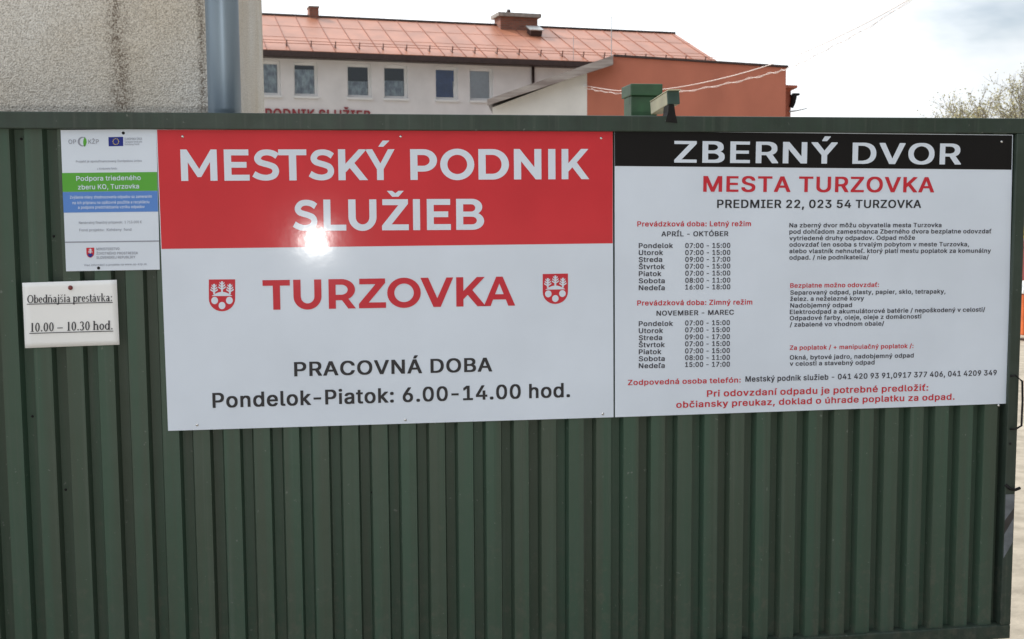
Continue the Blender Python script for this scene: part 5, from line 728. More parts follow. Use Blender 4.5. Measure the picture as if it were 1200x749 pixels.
# ------------------------------------------------------------------ paper notice with serif lettering
s4p = [(26,331.5),(136.8,328),(140.2,404),(29.6,408)]
def notice():
    P = [on_gate(a, b, 0) for a, b in s4p]; base = (P[2]+P[3])/2
    n_ = 12; vs = []
    for j in range(n_+1):
        for i in range(n_+1):
            u, v = i/n_, j/n_
            p = (P[0]*(1-u)+P[1]*u)*(1-v) + (P[3]*(1-u)+P[2]*u)*v
            p.y = .0015 - .004*(2*u-1)**2*(.4+.6*v)
            vs.append(p)
    mb = MB().add(vs, [(j*(n_+1)+i, (j+1)*(n_+1)+i, (j+1)*(n_+1)+i+1, j*(n_+1)+i+1) for j in range(n_) for i in range(n_)])
    o = mb.build('paper_notice', m_paper, None, loc=base, smooth=True)
    sm_ = o.modifiers.new('solid', 'SOLIDIFY'); sm_.thickness = .0006; sm_.offset = -1
    return tag(o, 'small white paper notice with underlined break times, pinned by one red pin', 'notice'), P
s4, P4 = notice()
# serif pieces: thick stems, thin joins
def st_(x, y0, y1, w=.13, top=1, bot=1, e=.05, sl=.035):
    r_ = [[(x-w/2,y0),(x-w/2,y1),(x+w/2,y1),(x+w/2,y0)]]
    if bot: r_.append([(x-w/2-e,y0),(x-w/2-e,y0+sl),(x+w/2+e,y0+sl),(x+w/2+e,y0)])
    if top: r_.append([(x-w/2-e,y1-sl),(x-w/2-e,y1),(x+w/2+(e if top == 2 else 0),y1),(x+w/2+(e if top == 2 else 0),y1-sl)])
    return r_
def rg(cx, cy, rx, ry, a0=0, a1=360, tk=.12, tn=.055):
    n_ = 14; o = arc(cx,cy,rx,ry,a0,a1,n_); i_ = arc(cx,cy,rx-tk,ry-tn,a0,a1,n_)
    return [[o[k_],o[k_+1],i_[k_+1],i_[k_]] for k_ in range(n_)]
def dg_(x0, y0, x1, y1, w): return [[(x0-w/2,y0),(x0+w/2,y0),(x1+w/2,y1),(x1-w/2,y1)]]
def br(x0, x1, y, h=.045): return [[(x0,y),(x1,y),(x1,y+h),(x0,y+h)]]
XH = .46
SER = {
 'O': (.74, rg(.36,.335,.34,.345,tk=.13)), 'b': (.52, st_(.1,0,.68,top=1,bot=0)+rg(.27,.23,.22,.235)), 'e': (.44, rg(.21,.23,.2,.235,0,320)+br(.08,.39,.23,.035)),
 'd': (.54, st_(.41,0,.68,top=1,bot=1)+rg(.235,.23,.22,.235)), 'n': (.56, st_(.11,0,XH)+rg(.28,.27,.19,.19,0,140)+st_(.415,0,.28,top=0)),
 'a': (.46, rg(.18,.13,.16,.14,tk=.09)+rg(.2,.33,.17,.14,10,160)+st_(.32,0,.34,top=0,bot=0)+br(.3,.44,0,.04)), 'j': (.3, st_(.17,-.08,XH,bot=0)+rg(.07,-.08,.155,.12,200,360)+rg(.16,.6,.065,.065,tk=.06,tn=.06)),
 's': (.4, rg(.19,.335,.155,.135,40,260,tk=.085)+rg(.19,.135,.165,.14,-140,80,tk=.085)), 'i': (.29, st_(.135,0,XH)+rg(.13,.6,.065,.065,tk=.06,tn=.06)),
 'p': (.54, st_(.11,-.2,XH)+rg(.29,.23,.22,.235)), 'r': (.42, st_(.11,0,XH)+rg(.27,.28,.17,.185,60,150)+rg(.34,.385,.06,.06,tk=.055,tn=.055)),
 't': (.32, st_(.14,.04,.6,top=0,bot=0)+br(.0,.29,XH-.04,.04)+rg(.22,.07,.13,.08,180,330)), 'v': (.48, dg_(.24,0,.1,XH,.11)+dg_(.25,0,.38,XH,.045)+br(.0,.2,XH-.035,.035)+br(.3,.47,XH-.035,.035)),
 'k': (.54, st_(.11,0,.68)+dg_(.18,.2,.4,XH,.045)+dg_(.42,0,.24,.26,.11)+br(.33,.52,0,.035)+br(.28,.48,XH-.035,.035)), 'h': (.56, st_(.11,0,.68)+rg(.28,.27,.19,.19,0,140)+st_(.415,0,.28,top=0)),
 'o': (.5, rg(.24,.23,.22,.235)), '1': (.48, st_(.25,0,.66,top=0,e=.08)+dg_(.2,.58,.25,.66,.1)), '0': (.5, rg(.24,.33,.21,.34)), '3': (.48, rg(.2,.49,.19,.18,-80,160)+rg(.2,.18,.21,.19,-150,90)),
 '.': (.26, rg(.12,.06,.06,.06,tk=.055,tn=.055)), ':': (.3, rg(.14,.06,.06,.06,tk=.055,tn=.055)+rg(.14,.38,.06,.06,tk=.055,tn=.055)), '–': (.56, br(.02,.52,.2,.06)), ' ': (.25, []),
}
CAR = lambda x: dg_(x-.0,.55,x-.1,.66,.05)+dg_(x,.55,x+.1,.66,.05); ACU = lambda x: dg_(x-.04,.54,x+.06,.67,.06)
SER['ň'] = (SER['n'][0], SER['n'][1]+CAR(.27)); SER['š'] = (SER['s'][0], SER['s'][1]+CAR(.19)); SER['á'] = (SER['a'][0], SER['a'][1]+ACU(.22))
def paper_pt(px, py, lift):
    u = ((px-26)-(py-330)*.045)/110.7; p = on_gate(px, py, 0); v = (py-330)/76
    p.y = .0015-.004*(2*u-1)**2*(.4+.6*v)-lift; return p
def serif(mb, txt, x0, y0, x1, y1, cap):
    wtot = sum(SER[c][0] for c in txt); x = 0; cnt = 0
    for c in txt:
        for poly in SER[c][1]:
            pts = []
            for (gx, gy) in poly:
                u = (x+gx)/wtot; pts.append(paper_pt(x0+(x1-x0)*u+gy*.0, y0+(y1-y0)*u-gy/.66*cap, .0012+.00006*(cnt % 24)))
            nrm = (pts[1]-pts[0]).cross(pts[2]-pts[0]); mb.add(pts, [tuple(range(len(pts))) if nrm.y < 0 else tuple(range(len(pts)))[::-1]]); cnt += 1
        x += SER[c][0]
mbn = MB(); serif(mbn, 'Obedňajšia prestávka:', 31.8, 355.3, 132.4, 353.0, 9.2); mbn.build('notice_text', m_ink, s4)
mbn = MB(); serif(mbn, '10.00 – 10.30 hod.', 34.8, 389, 133, 386.2, 10.4); mbn.build('notice_text', m_ink, s4)
for (a_, b_, c_, d_) in ((31.8,357.0,132.4,354.8),(34.8,391.2,133,388.4)):
    mbn = MB(); N_ = 14
    for i in range(N_):
        u0, u1 = i/N_, (i+1)/N_
        q = [paper_pt(a_+(c_-a_)*u0, b_+(d_-b_)*u0, .003), paper_pt(a_+(c_-a_)*u1, b_+(d_-b_)*u1, .003), paper_pt(a_+(c_-a_)*u1, b_+(d_-b_)*u1-.9, .003), paper_pt(a_+(c_-a_)*u0, b_+(d_-b_)*u0-.9, .003)]
        mbn.add(q, [(0, 1, 2, 3)])
    mbn.build('underline', m_ink, s4)
dome(MB(), on_gate(82.5, 337.3, 0), .008, .006).build('pin', m_pin, s4, smooth=True)


# ------------------------------------------------------------------ things on and behind the gate rail
R_ = Vector
c_ = on_gate(788.5, 115, .0)                      # front end of the housing
cz = c_.z; cx = c_.x
cam_t = thing('security_camera', (cx, .015, GZT), 'small tilted green box on a dark bracket on the gate top', 'camera')
ey = Vector((-.05, 1, -.11)).normalized(); ex = Vector((.985, .05, .03)); ex = (ex-ey*ex.dot(ey)).normalized(); ez = ex.cross(ey)
m_camlit = mat('camera_sunlit_side', (.50, .47, .33), rough=.5, var=.12, vscale=20)  # sunlit side of the green box put into this pale base colour
MB().obox(Vector((cx, .0, cz))+ey*.092, ex, ey, ez, (.0215, .090, .0225)).build('housing', m_camlit, cam_t, bevel=.002)
MB().obox(Vector((cx, .0, cz))-ey*.004, ex, ey, ez, (.0222, .005, .0232)).build('green_front', m_camgreen, cam_t, bevel=.002)  # separate green plate keeps the unlit end dark
MB().obox(Vector((cx, .0, cz+.0252))+ey*.082, ex, ey, ez, (.024, .10, .0015)).build('sun_hood', m_camlit, cam_t)
MB().prism([(cx-.03, -.0165, 2.022), (cx+.012, -.0165, 2.018), (cx+.004, -.0165, 2.055), (cx+.0, -.0165, cz-.024), (cx-.020, -.0165, cz-.024), (cx-.022, -.0165, 2.055)], (0, .06, 0)).build('bracket', m_iron, cam_t)

py_ = .30
pa, pb = on_gate(739, 130, py_), on_gate(770, 130, py_)
pt, pm = on_gate(755, 98.5, py_).z, on_gate(755, 112.5, py_).z
post = thing('gate_post', ((pa.x+pb.x)/2, py_+.06, 0), 'bright green steel post with overhanging box cap behind the gate', 'post')
MB().box((pa.x+.002, py_, 0), (pb.x, py_+.11, pm)).build('shaft', m_postgreen, post, bevel=.003)
cxa, cxb = on_gate(739, 105, py_-.01).x, on_gate(776.5, 105, py_-.01).x
MB().box((cxa, py_-.012, pm), (cxb, py_+.13, pt)).build('cap', m_postgreen, post, bevel=.003)
MB().box((cxa+.01, py_+.02, pm-.03), (pa.x+.0015, py_+.08, pm-.001)).build('cap_lug', m_postgreen, post)

# ------------------------------------------------------------------ pebbledash building on the left
wy = .45
wx = on_gate(281, 70, wy).x
back = 1.5
t_ = (on_gate(308.5, 70, wy+back)).x
BH = 3.5
shed = thing('garage_building', ((wx-7)/2, wy+back/2, 0), 'grey pebbledash building with brown run-down stain at left edge of photo', 'building')
D = ray(308.5, 70); tt = (wx-CAM.x)/D.x; yb_ = (CAM+D*tt).y
stx = on_gate(139, 60, wy).x; pipe_band_x = on_gate(236, 60, wy).x  # centre of the stain, then of the dark band beside the downpipe
lc = LOC[shed.name]
pebble_nodes(m_pebble, ((stx-lc.x, .040, .80), (pipe_band_x-lc.x, .014, .8)))
MB().box((-7, wy, 0), (wx, yb_, BH)).build('wall', m_pebble, shed, bevel=.008)
MB().box((-7.2, wy-.25, BH), (wx+.2, yb_+.2, BH+.12)).build('roof', m_concrete, shed)
pl, pr = on_gate(242, 70, wy-.09).x, on_gate(281.3, 70, wy-.09).x
prad = (pr-pl)/2; pxc = (pl+pr)/2
MB().tube([(pxc, wy-.09, .1), (pxc, wy-.09, 2.9), (pxc, wy-.12, 3.1), (pxc, wy-.2, BH-.02)], prad, 28).build('downpipe', m_pipe, shed, smooth=True)

# ------------------------------------------------------------------ long house with red metal roof
a1 = -YAW + math.radians(18.0)
EX = Vector((math.cos(a1), math.sin(a1), 0)); EY = Vector((-math.sin(a1), math.cos(a1), 0)); EZ = Vector((0, 0, 1))
Ho = depth_pt(310, 90, 43.5)
def hs(px, py, set_back=0):             # picture point -> (along, height) on the facade (or a plane behind it)
    q = on_plane(px, py, Ho+EY*set_back, EY); return (q-Ho).dot(EX), q.z
def hp_(s, y, z): return Vector((Ho.x, Ho.y, 0)) + EX*s + EY*y + EZ*z
S0 = -14.0; OV = .45
eave_z = hs(400, 63, -OV)[1]
RUN = 4.4
ridge_z = hs(400, 23.2, RUN)[1]
s_end = hs(850, 74, -OV)[0]
house = thing('long_house', hp_((S0+s_end)/2, 0, 0), 'long grey house with red metal roof and row of upper windows', 'house')
wins = [(311.5,329,70.5,111.5),(344.5,372.5,71.5,113),(407,435.5,75,116),(450,478,76.5,117.5),(510.5,536.5,79.5,119.5),(550.5,578,80.5,121)]
WZ0 = sum(hs((w[0]+w[1])/2, w[3]-2)[1] for w in wins)/6; WZ1 = sum(hs((w[0]+w[1])/2, w[2])[1] for w in wins)/6
ws = [(hs(w[0], 95)[0], hs(w[1], 97)[0]) for w in wins]
ws[0] = (ws[1][0]-(ws[3][0]-ws[2][0]), ws[0][1])
RV = .20
wall = MB()
def wbox(s0, s1, z0, z1, y0=0, y1=.3): wall.prism([hp_(s0,y0,z0),hp_(s1,y0,z0),hp_(s1,y0,z1),hp_(s0,y0,z1)], EY*(y1-y0))
wbox(S0, s_end-.3, 0, WZ0); wbox(S0, s_end-.3, WZ1, eave_z+.05)
ed = [S0] + [v for w in ws for v in w] + [s_end-.3]
for i in range(0, len(ed), 2): wbox(ed[i], ed[i+1], WZ0, WZ1)
wall.prism([hp_(S0,.3,0),hp_(S0,8.5,0),hp_(S0,8.5,eave_z),hp_(S0,.3,eave_z)], EX*.3)
wall.prism([hp_(s_end-.6,.3,0),hp_(s_end-.6,8.5,0),hp_(s_end-.6,8.5,eave_z),hp_(s_end-.6,RUN,ridge_z-.1),hp_(s_end-.6,.3,eave_z)], EX*.3)
wall.prism([hp_(S0,8.5,0),hp_(s_end-.3,8.5,0),hp_(s_end-.3,8.5,eave_z),hp_(S0,8.5,eave_z)], EY*.3)
wall.build('wall', m_plaster, house)
sl = (ridge_z-eave_z)/(RUN+OV)
roof = MB()
roof.prism([hp_(S0,-OV,eave_z),hp_(s_end,-OV,eave_z),hp_(s_end,RUN,ridge_z),hp_(S0,RUN,ridge_z)], EZ*.06)
roof.prism([hp_(S0,2*RUN+OV,eave_z),hp_(S0,RUN+.001,ridge_z),hp_(s_end,RUN+.001,ridge_z),hp_(s_end,2*RUN+OV,eave_z)], EZ*.06)
sv = (EY*(RUN+OV)+EZ*(ridge_z-eave_z)); svn = sv.normalized(); nrm = EX.cross(svn)
s_ = S0+.3; seam = MB()
while s_ < s_end-.1:
    seam.obox(hp_(s_,-OV,eave_z+.06)+sv*.5+nrm*.012, EX, svn, nrm, (.012, sv.length/2-.01, .016)); s_ += .86
for fr in (.36, .68):
    roof.obox(hp_((S0+s_end)/2,-OV,eave_z+.06)+sv*fr+nrm*.003, EX, svn, nrm, ((s_end-S0)/2, .018, .006))
rf_ = roof.build('roof', m_roof, house); seam.build('roof_seam', m_seam, rf_)
rc = MB(); rc.tube([hp_(S0,RUN,ridge_z+.07),hp_(s_end,RUN,ridge_z+.07)], .07, 8); rc.build('ridge_cap', m_gutter, house, smooth=True)
gt = MB(); gt.prism([hp_(S0,-OV-.13,eave_z-.17),hp_(S0,-OV+.0,eave_z-.17),hp_(S0,-OV+.0,eave_z+.0),hp_(S0,-OV-.13,eave_z+.02)], EX*(s_end-S0))
gt.prism([hp_(S0,-OV+.002,eave_z-.2),hp_(S0,-.002,eave_z-.2),hp_(S0,-.002,eave_z-.05),hp_(S0,-OV+.002,eave_z-.05)], EX*(s_end-S0-.3))
gt.build('gutter', m_gutter, house)
dsx = hs(624, 86)[0]
MB().tube([hp_(dsx,-.08,0),hp_(dsx,-.08,eave_z-.2)], .06).build('downpipe', m_gutter, house, smooth=True)
# snow guards: one rail and brackets
sr = MB()
for hh in (.12, .22): sr.tube([hp_(S0,-OV,eave_z+.06)+svn*.55+nrm*hh, hp_(s_end-.2,-OV,eave_z+.06)+svn*.55+nrm*hh], .012, 6)
sr.build('snow_rail', m_roof, house)
gs = hs(336, 55, 0)[0]; i = -8; gm = None
while gs+i*.93 < s_end-.4:
    if gs+i*.93 > S0:
        q = hp_(gs+i*.93,-OV,eave_z+.06)+svn*.55
        if gm is None:
            b_ = MB(); b_.obox(q+nrm*.13, EX, svn, nrm, (.018, .03, .12)); b_.obox(q+nrm*.012+svn*.1, EX, svn, nrm, (.025, .14, .014))
            gm = b_.build('snow_guard', m_guard, house); g0 = gm.location.copy(); q0 = q
        else:
            c = gm.copy(); COL.objects.link(c); c.parent = house; c.location = g0+(q-q0)
    i += 1
for i, (s0, s1) in enumerate(ws):
    fr = MB(); fw = .10; y0, y1 = RV, RV+.06
    fr.prism([hp_(s0,y0,WZ0),hp_(s0+fw*.6,y0,WZ0),hp_(s0+fw*.6,y0,WZ1),hp_(s0,y0,WZ1)], EY*.06)
    fr.prism([hp_(s1-fw,y0,WZ0),hp_(s1,y0,WZ0),hp_(s1,y0,WZ1),hp_(s1-fw,y0,WZ1)], EY*.06)
    fr.prism([hp_(s0+fw*.6,y0,WZ0),hp_(s1-fw,y0,WZ0),hp_(s1-fw,y0,WZ0+fw),hp_(s0+fw*.6,y0,WZ0+fw)], EY*.06)
    fr.prism([hp_(s0+fw*.6,y0,WZ1-fw),hp_(s1-fw,y0,WZ1-fw),hp_(s1-fw,y0,WZ1),hp_(s0+fw*.6,y0,WZ1)], EY*.06)
    w_ = fr.build('window', m_wframe, house)
    if i == 4: w_['label'] = 'window tilted open with dark blue pane'
    tl = .12 if i == 4 else 0
    MB().prism([hp_(s0+.04,y0+.03,WZ0+fw*.9),hp_(s1-.06,y0+.03,WZ0+fw*.9),hp_(s1-.06,y0+.03,WZ1-fw*.9),hp_(s0+.04,y0+.03,WZ1-fw*.9)], EY*.008).build('pane', m_glass, w_)
    if i == 4:
        MB().prism([hp_(s1-.12,y0+.02,WZ0+fw),hp_(s1-.06,y0+.02,WZ0+fw),hp_(s1-.10,y0+.02+tl,WZ1-fw),hp_(s1-.16,y0+.02+tl,WZ1-fw)], EY*-.03).build('sash', m_wframe, w_)
    MB().prism([hp_(s0-.03,-.07,WZ0-.10),hp_(s1+.03,-.07,WZ0-.10),hp_(s1+.03,-.07,WZ0-.015),hp_(s0-.03,-.07,WZ0-.015)], EY*.066).build('sill', m_wframe, w_)
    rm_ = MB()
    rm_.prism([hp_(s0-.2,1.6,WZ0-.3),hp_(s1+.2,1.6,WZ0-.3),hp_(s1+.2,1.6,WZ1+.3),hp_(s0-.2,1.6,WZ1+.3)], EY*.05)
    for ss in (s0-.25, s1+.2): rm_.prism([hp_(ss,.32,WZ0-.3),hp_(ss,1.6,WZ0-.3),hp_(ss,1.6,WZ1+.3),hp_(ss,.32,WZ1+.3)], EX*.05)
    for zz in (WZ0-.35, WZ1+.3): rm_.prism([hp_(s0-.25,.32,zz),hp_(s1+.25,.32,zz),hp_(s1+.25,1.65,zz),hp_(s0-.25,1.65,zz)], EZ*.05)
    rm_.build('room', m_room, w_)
    cu = {0: (0, .95, m_curtain_refl), 1: (0, .8, m_curtain_refl), 2: (0, .5, m_curtain_refl), 3: (0, .55, m_curtain_refl), 4: (0, 1, m_bluerefl), 5: (0, 1, m_blind)}[i]  # half-height sheets paint reflected cloud, the blue sheet a reflected blue
    n_ = 24; yb0 = y0+.062 + (.03 if i in (2, 3) else 0)
    za = WZ0+.102; zb = min(WZ1-.102, WZ0+(WZ1-WZ0)*cu[1])
    cmb = MB(); amp = .010 if cu[2] is m_curtain_refl else .002
    for k_ in range(n_+1): cmb.v += [hp_(s0+.062+(s1-s0-.164)*k_/n_, yb0+amp*math.sin(k_*1.9), z_) for z_ in (za, zb)]
    cmb.f = [(2*k_, 2*k_+2, 2*k_+3, 2*k_+1) for k_ in range(n_)]
    cmb.build('curtain_reflection' if cu[2] is m_curtain_refl else 'blind_reflection', cu[2], w_)
# red letters along the facade
lv, lf = font_mesh('PODNIK SLUŽIEB', 'bold')
lx0, lx1 = min(v.x for v in lv), max(v.x for v in lv)
ls0, lz0 = hs(311, 138.5); ls1, _z = hs(434, 143.5); lcap = hs(372, 128.5)[1]-hs(372, 141)[1]
lz0 = hs(372, 141)[1]
lm_ = MB()
for f_ in lf: lm_.prism([hp_(ls0+(lv[i].x-lx0)/(lx1-lx0)*(ls1-ls0), -.08, lz0+lv[i].y/CAP*lcap) for i in f_], EY*.06)
lm_.build('facade_lettering', m_redletter, house)
# chimneys
def roof_at(s, y): return hp_(s, y, eave_z+.06+sl*(y+OV))
def chimney(pxa, pxb, pytop, yset, dep, cap, pots):
    s0, zt = hs(pxa, pytop, yset); s1, _ = hs(pxb, pytop, yset)
    zb = eave_z+sl*(yset+OV)-.3
    c = MB().prism([hp_(s0,yset,zb),hp_(s1,yset,zb),hp_(s1,yset+dep,zb),hp_(s0,yset+dep,zb)], EZ*(zt-zb)).build('chimney', m_brick, house)
    if cap: MB().prism([hp_(s0-.13,yset-.13,zt),hp_(s1+.13,yset-.13,zt),hp_(s1+.13,yset+dep+.13,zt),hp_(s0-.13,yset+dep+.13,zt)], EZ*.16).build('chimney_cap', m_concrete, c)
    else: MB().prism([hp_(s0-.03,yset-.03,zt),hp_(s1+.03,yset-.03,zt),hp_(s1+.03,yset+dep+.03,zt),hp_(s0-.03,yset+dep+.03,zt)], EZ*.06).build('chimney_cap', m_concrete, c)
    for u, h_ in pots:
        q = hp_(s0+(s1-s0)*u, yset+dep*.5, zt+.16); MB().tube([q, q+EZ*h_], .1, 10, .085).build('chimney_pot', m_gutter, c, smooth=True)
chimney(362.5, 373.5, 8.5, RUN-.15, .6, False, ())
chimney(586.5, 630, 19, RUN-.6, .9, True, ((.3, .22), (.55, .08)))
hc = on_plane(626, 41, roof_at(0, 3.2), nrm)
hb = MB(); hb.obox(hc+nrm*.14, EX, svn, nrm, (.26, .26, .12)); hb.build('roof_hatch', m_gutter, house)
hl = MB(); hl.obox(hc+nrm*.285+svn*.02, EX, svn, nrm, (.32, .32, .02)); hl.build('hatch_lid', m_metal, house)
q = on_plane(672, 70, roof_at(0, .3), nrm)
MB().tube([q, q+EZ*.95], .012, 6).build('lightning_rod', m_metal, house)

# ------------------------------------------------------------------ annex with sloping verge
a2 = -YAW + math.radians(-1.5)
AX = Vector((math.cos(a2), math.sin(a2), 0)); AY = Vector((-math.sin(a2), math.cos(a2), 0))
Ao = depth_pt(688, 100, 33)
def as_(px, py, back=0):
    q = on_plane(px, py, Ao+AY*back, AY); return (q-Ao).dot(AX), q.z
def ap(s, y, z): return Vector((Ao.x, Ao.y, 0)) + AX*s + AY*y + EZ*z
annex = thing('annex_house', ap(2, 4, 0), 'orange and white annex with sloping grey verge board in front of long house', 'building')
sl0, _ = as_(577, 125); sr1, _ = as_(921, 100); zc_l = as_(577, 126)[1]; spk, zpk = as_(718, 73); zr = as_(921, 79.5)[1]; zpk2 = as_(718, 66.5)[1]
def zverge(s): return zc_l+(zpk-zc_l)*(s-sl0)/(spk-sl0)
DEP = 7.0
MB().prism([ap(sl0,0,0),ap(-.001,0,0),ap(-.001,0,zverge(0)),ap(sl0,0,zverge(sl0))], AY*DEP).build('white_wall', m_plasterw, annex)
MB().prism([ap(0,.0,0),ap(sr1,.0,0),ap(sr1,.0,zr),ap(spk,.0,zpk2),ap(spk-.01,.0,zpk),ap(0,.0,zverge(0))], AY*DEP).build('orange_wall', m_orange, annex)
# verge board and roof slab, thicker towards the peak
VO = .38
va, vza = as_(571, 123.5, -VO); vb, vzb = as_(718.5, 76, -VO)
ta = as_(571, 116.5, -VO)[1]; tb_ = as_(718.5, 64.8, -VO)[1]
MB().prism([ap(va,-VO,vza),ap(vb,-VO,vzb),ap(vb,-VO,tb_),ap(va,-VO,ta)], AY*.05).build('verge_board', m_board, annex)
MB().prism([ap(va,-VO+.052,vza+.05),ap(vb,-VO+.052,vzb+.05),ap(vb,-VO+.052,tb_-.03),ap(va,-VO+.052,ta-.03)], AY*(DEP+VO)).build('roof', m_gutter, annex)
MB().prism([ap(spk+.02,-.06,zpk2+.005),ap(sr1+.05,-.06,zr+.005),ap(sr1+.05,-.06,zr+.06),ap(spk+.02,-.06,zpk2+.06)], AY*(DEP+.1)).build('coping', m_gutter, annex)
# lower block at the right end with its lamp
q0, zq = as_(927, 103, 1.5)
MB().prism([ap(sr1-.2,1.5,0),ap(q0,1.5,0),ap(q0,1.5,zq),ap(sr1-.2,1.5,zq)], AY*4).build('side_block', m_orange, annex)
q1, _ = as_(934.5, 103, 1.3)
MB().prism([ap(sr1+.003,1.3,zq+.003),ap(q1,1.3,zq-.02),ap(q1,1.3,zq+.05),ap(sr1+.003,1.3,zq+.08)], AY*4.3).build('side_roof', m_orange, annex)
def dp(px, py, b=1.45): s, z = as_(px, py, b); return ap(s, b, z)
lb = MB(); lb.tube([dp(927, 126), dp(929, 121), dp(930, 115), dp(930, 111)], .07, 8, .11); lb.tube([dp(928.5, 111.5), dp(937, 110.5)], .06, 8, .035); lb.build('wall_lamp', m_iron, annex, smooth=True)
MB().tube([dp(925, 131), dp(935, 129.5), dp(946, 127)], .03, 6, .015).build('wall_bracket', m_metal, annex)
q = on_plane(716.5, 66, Ao+AY*.4, AY)
MB().tube([q, q+EZ*1.15], .012, 6).build('lightning_rod', m_metal, annex)
ib = MB(); s_i, z_i = as_(685, 101); ib.tube([ap(s_i,-.12,z_i), ap(s_i,0,z_i)], .05, 8); ib.build('insulator', m_wframe, annex)

# ------------------------------------------------------------------ overhead cables
def spline(P, n=10):
    out = []; m = len(P)
    for i in range(m-1):
        p0, p1, p2, p3 = P[max(i-1, 0)], P[i], P[i+1], P[min(i+2, m-1)]
        for s in range(n):
            t = s/n; out.append(.5*((2*p1)+(p2-p0)*t+(2*p0-5*p1+4*p2-p3)*t*t+(3*p1-p0-3*p2+p3)*t**3))
    return out+[P[-1]]
start = ap(s_i, -.12, z_i)
A_ = [start] + [depth_pt(*p) for p in ((705,103.8,31.5),(730,106.5,29.5),(778,104.5,26.5),(835,94.5,23.5),(905,75,20.5),(985,42,18),(1100,-22,15.5),(1260,-140,13))]
c1 = MB().tube(spline(A_), .0075, 6).build('overhead_cable', m_cable, None, loc=start, smooth=True)
tag(c1, 'upper pale overhead cable rising smoothly right from orange wall', 'cable')
B_ = [start+Vector((0, 0, -.06))] + [depth_pt(*p) for p in ((705,107,31.5),(735,110,29.5),(790,108.5,26.5),(850,98.5,23.5),(905,85.5,21),(930,77.5,20),(972,56.5,18.5),(1040,18,17),(1180,-80,14.5))]
pB = spline(B_, 16); tw = MB(); tw.tube(pB, .0045, 6)
hel = []
for i, p in enumerate(pB):
    hel.append(p+Vector((math.cos(i*.9)*.012, 0, math.sin(i*.9)*.022)))
tw.tube(spline(hel, 3), .0045, 5)
c2 = tw.build('overhead_cable', m_cable, None, loc=start+Vector((0, 0, -.06)), smooth=True)
tag(c2, 'lower twisted overhead cable crossing the orange wall beneath the smooth one', 'cable')

# ------------------------------------------------------------------ spring trees on the right
def tree(base, h, spread, nb, leaf_n, leafm, label, seed, group='bare spring trees at the right edge'):
    rnd = random.Random(seed)
    o = thing('spring_tree', base, label, 'tree', group)
    tr = MB(); tw_ = MB(); lf_ = MB(); ends = []
    tr.tube([base, base+Vector((.05, .03, h*.16)), base+Vector((.0, .1, h*.34))], h*.022, 8, h*.014)
    def branch(p, d, ln, r, lev):
        pts = [p]; dd = d.copy(); n_ = 4
        for i in range(n_):
            dd = (dd+Vector((rnd.gauss(0, .13), rnd.gauss(0, .13), rnd.gauss(.07, .1)))).normalized(); pts.append(pts[-1]+dd*ln/n_)
        (tr if lev < 2 else tw_).tube(pts, r, 5 if lev < 2 else 3, r*.5)
        if lev >= 2: ends.extend(pts[1:])
        if lev < 4:
            for k_ in range(5 if lev < 2 else 4):
                q = pts[rnd.randint(1, n_)] if lev else pts[rnd.randint(2, n_)]
                nd = (dd+Vector((rnd.gauss(0, .6), rnd.gauss(0, .6), rnd.gauss(.1, .35)))).normalized()
                branch(q, nd, ln*rnd.uniform(.5, .72), r*.55, lev+1)
    for k_ in range(nb):
        a = 2*math.pi*k_/nb+rnd.uniform(-.4, .4); q = base+Vector((0, .05, h*rnd.uniform(.2, .34)))
        branch(q, Vector((math.cos(a)*spread, math.sin(a)*spread, 1)).normalized(), h*.36, h*.011, 0)
    for i in range(leaf_n):
        p = rnd.choice(ends)+Vector((rnd.gauss(0, .1), rnd.gauss(0, .1), rnd.gauss(0, .1)))
        a = Vector((rnd.gauss(0, 1), rnd.gauss(0, 1), rnd.gauss(0, 1))).normalized(); b = a.cross(Vector((rnd.gauss(0, 1), rnd.gauss(0, 1), rnd.gauss(0, 1)))).normalized()
        s = rnd.uniform(.025, .055); lf_.add([p-a*s, p+b*s*.6, p+a*s, p-b*s*.6], [(0, 1, 2, 3)])
    tr.build('trunk', m_bark, o, smooth=True); tw_.build('twigs', m_twig, o); lf_.build('crown', leafm, o)
    return o
def gpt(px, d): q = depth_pt(px, 250, d); return Vector((q.x, q.y, 0))
tree(gpt(1196, 44), 6.6, .55, 5, 8500, m_leafy, 'taller sparse tree with grey twigs and yellowish young leaves at right edge', 3)
tree(gpt(1148, 47), 6.0, .6, 6, 8500, m_leafg, 'lower sparse tree left of the taller one, above gate corner', 11)
tree(gpt(1260, 42), 7.5, .55, 5, 7000, m_leafg, 'rightmost bare spring tree, mostly cut off by the picture edge', 21)

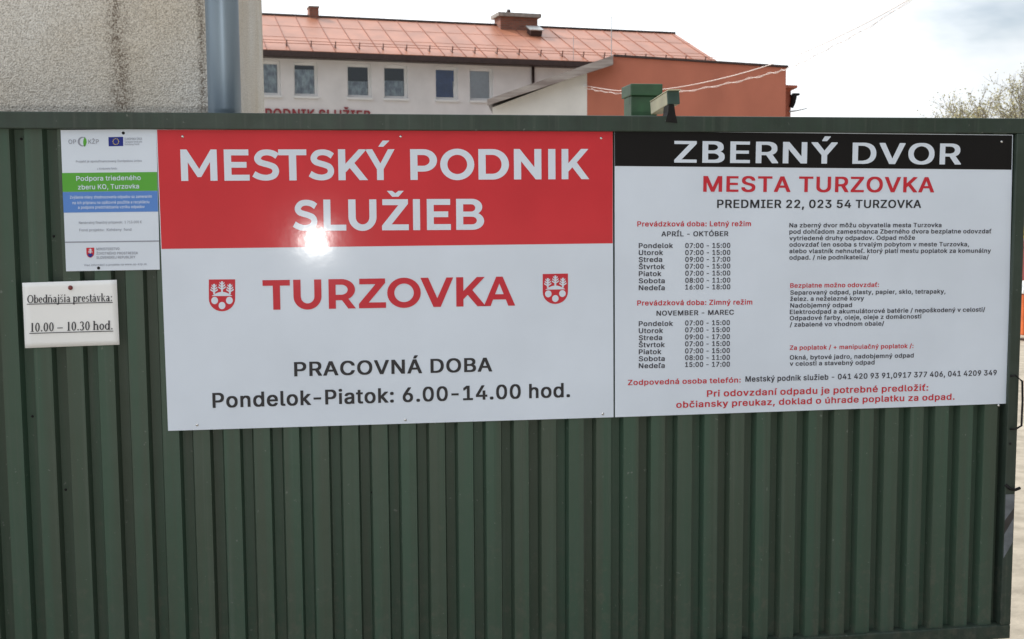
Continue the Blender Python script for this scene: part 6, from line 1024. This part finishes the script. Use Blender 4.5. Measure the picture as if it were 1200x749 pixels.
# ------------------------------------------------------------------ bins in the yard beyond the gate end
def bin_(px, d, w, h, bodym, lidm, label, group):
    q = gpt(px, d); x, y = q.x, q.y
    o = thing('waste_bin', (x, y, 0), label, 'bin', group)
    b = MB(); z0 = .08
    lo = [(x-w*.42,y-w*.42,z0),(x+w*.42,y-w*.42,z0),(x+w*.42,y+w*.42,z0),(x-w*.42,y+w*.42,z0)]
    hi = [(x-w*.5,y-w*.5,h),(x+w*.5,y-w*.5,h),(x+w*.5,y+w*.5,h),(x-w*.5,y+w*.5,h)]
    b.add(lo+hi, [(3,2,1,0),(4,5,6,7),(0,1,5,4),(1,2,6,5),(2,3,7,6),(3,0,4,7)]); b.build('body', bodym, o, bevel=.02)
    l = MB(); l.prism([(x-w*.54,y-w*.54,h+.005),(x-w*.54,y+w*.54,h+.005),(x-w*.54,y+w*.54,h+.14),(x-w*.54,y-w*.4,h+.12),(x-w*.54,y-w*.54,h+.06)], (w*1.08, 0, 0)); l.build('lid', lidm, o, bevel=.015)
    MB().tube([(x-w*.4,y+w*.6,h+.03),(x+w*.4,y+w*.6,h+.03)], .02, 8).build('handle', bodym, o)
    for sg in (-1, 1): MB().tube([(x+sg*w*.34,y+w*.4,.1),(x+sg*w*.44,y+w*.4,.1)], .1, 16).build('wheel', m_iron, o)
m_bo = mat('bin_orange', (.55, .12, .03), rough=.4, var=.1); m_by = mat('bin_yellow', (.6, .42, .03), rough=.4, var=.1); m_br = mat('bin_dark_red', (.22, .04, .04), rough=.4, var=.1)
bin_(1211, 15.0, .55, .62, m_bo, m_wframe, 'orange waste bin with white lid, nearest beyond the gate end', 'bins in the yard')
bin_(1216, 19.0, .60, 1.08, m_br, m_br, 'dark red waste bin behind the orange one', 'bins in the yard')
bin_(1212, 23.0, .75, 1.22, m_by, m_by, 'yellow waste bin, farthest of the bins past the gate', 'bins in the yard')

# ------------------------------------------------------------------ the photographer's flash, seen mirrored in the big sign
gp = on_gate(370, 283, 0)
fpos = Vector((2*gp.x-CAM.x, CAM.y+.0, 2*gp.z-CAM.z))
fl_ = bpy.data.lights.new('camera_flash', 'POINT'); fl_.energy = 125; fl_.shadow_soft_size = .04; fl_.color = (1, .98, .95)
fo_ = bpy.data.objects.new('camera_flash', fl_); COL.objects.link(fo_); fo_.location = fpos

for nme in ('scratch_glyph', 'scratch_glyph.001'):
    o = bpy.data.objects.get(nme)
    if o: bpy.data.objects.remove(o)
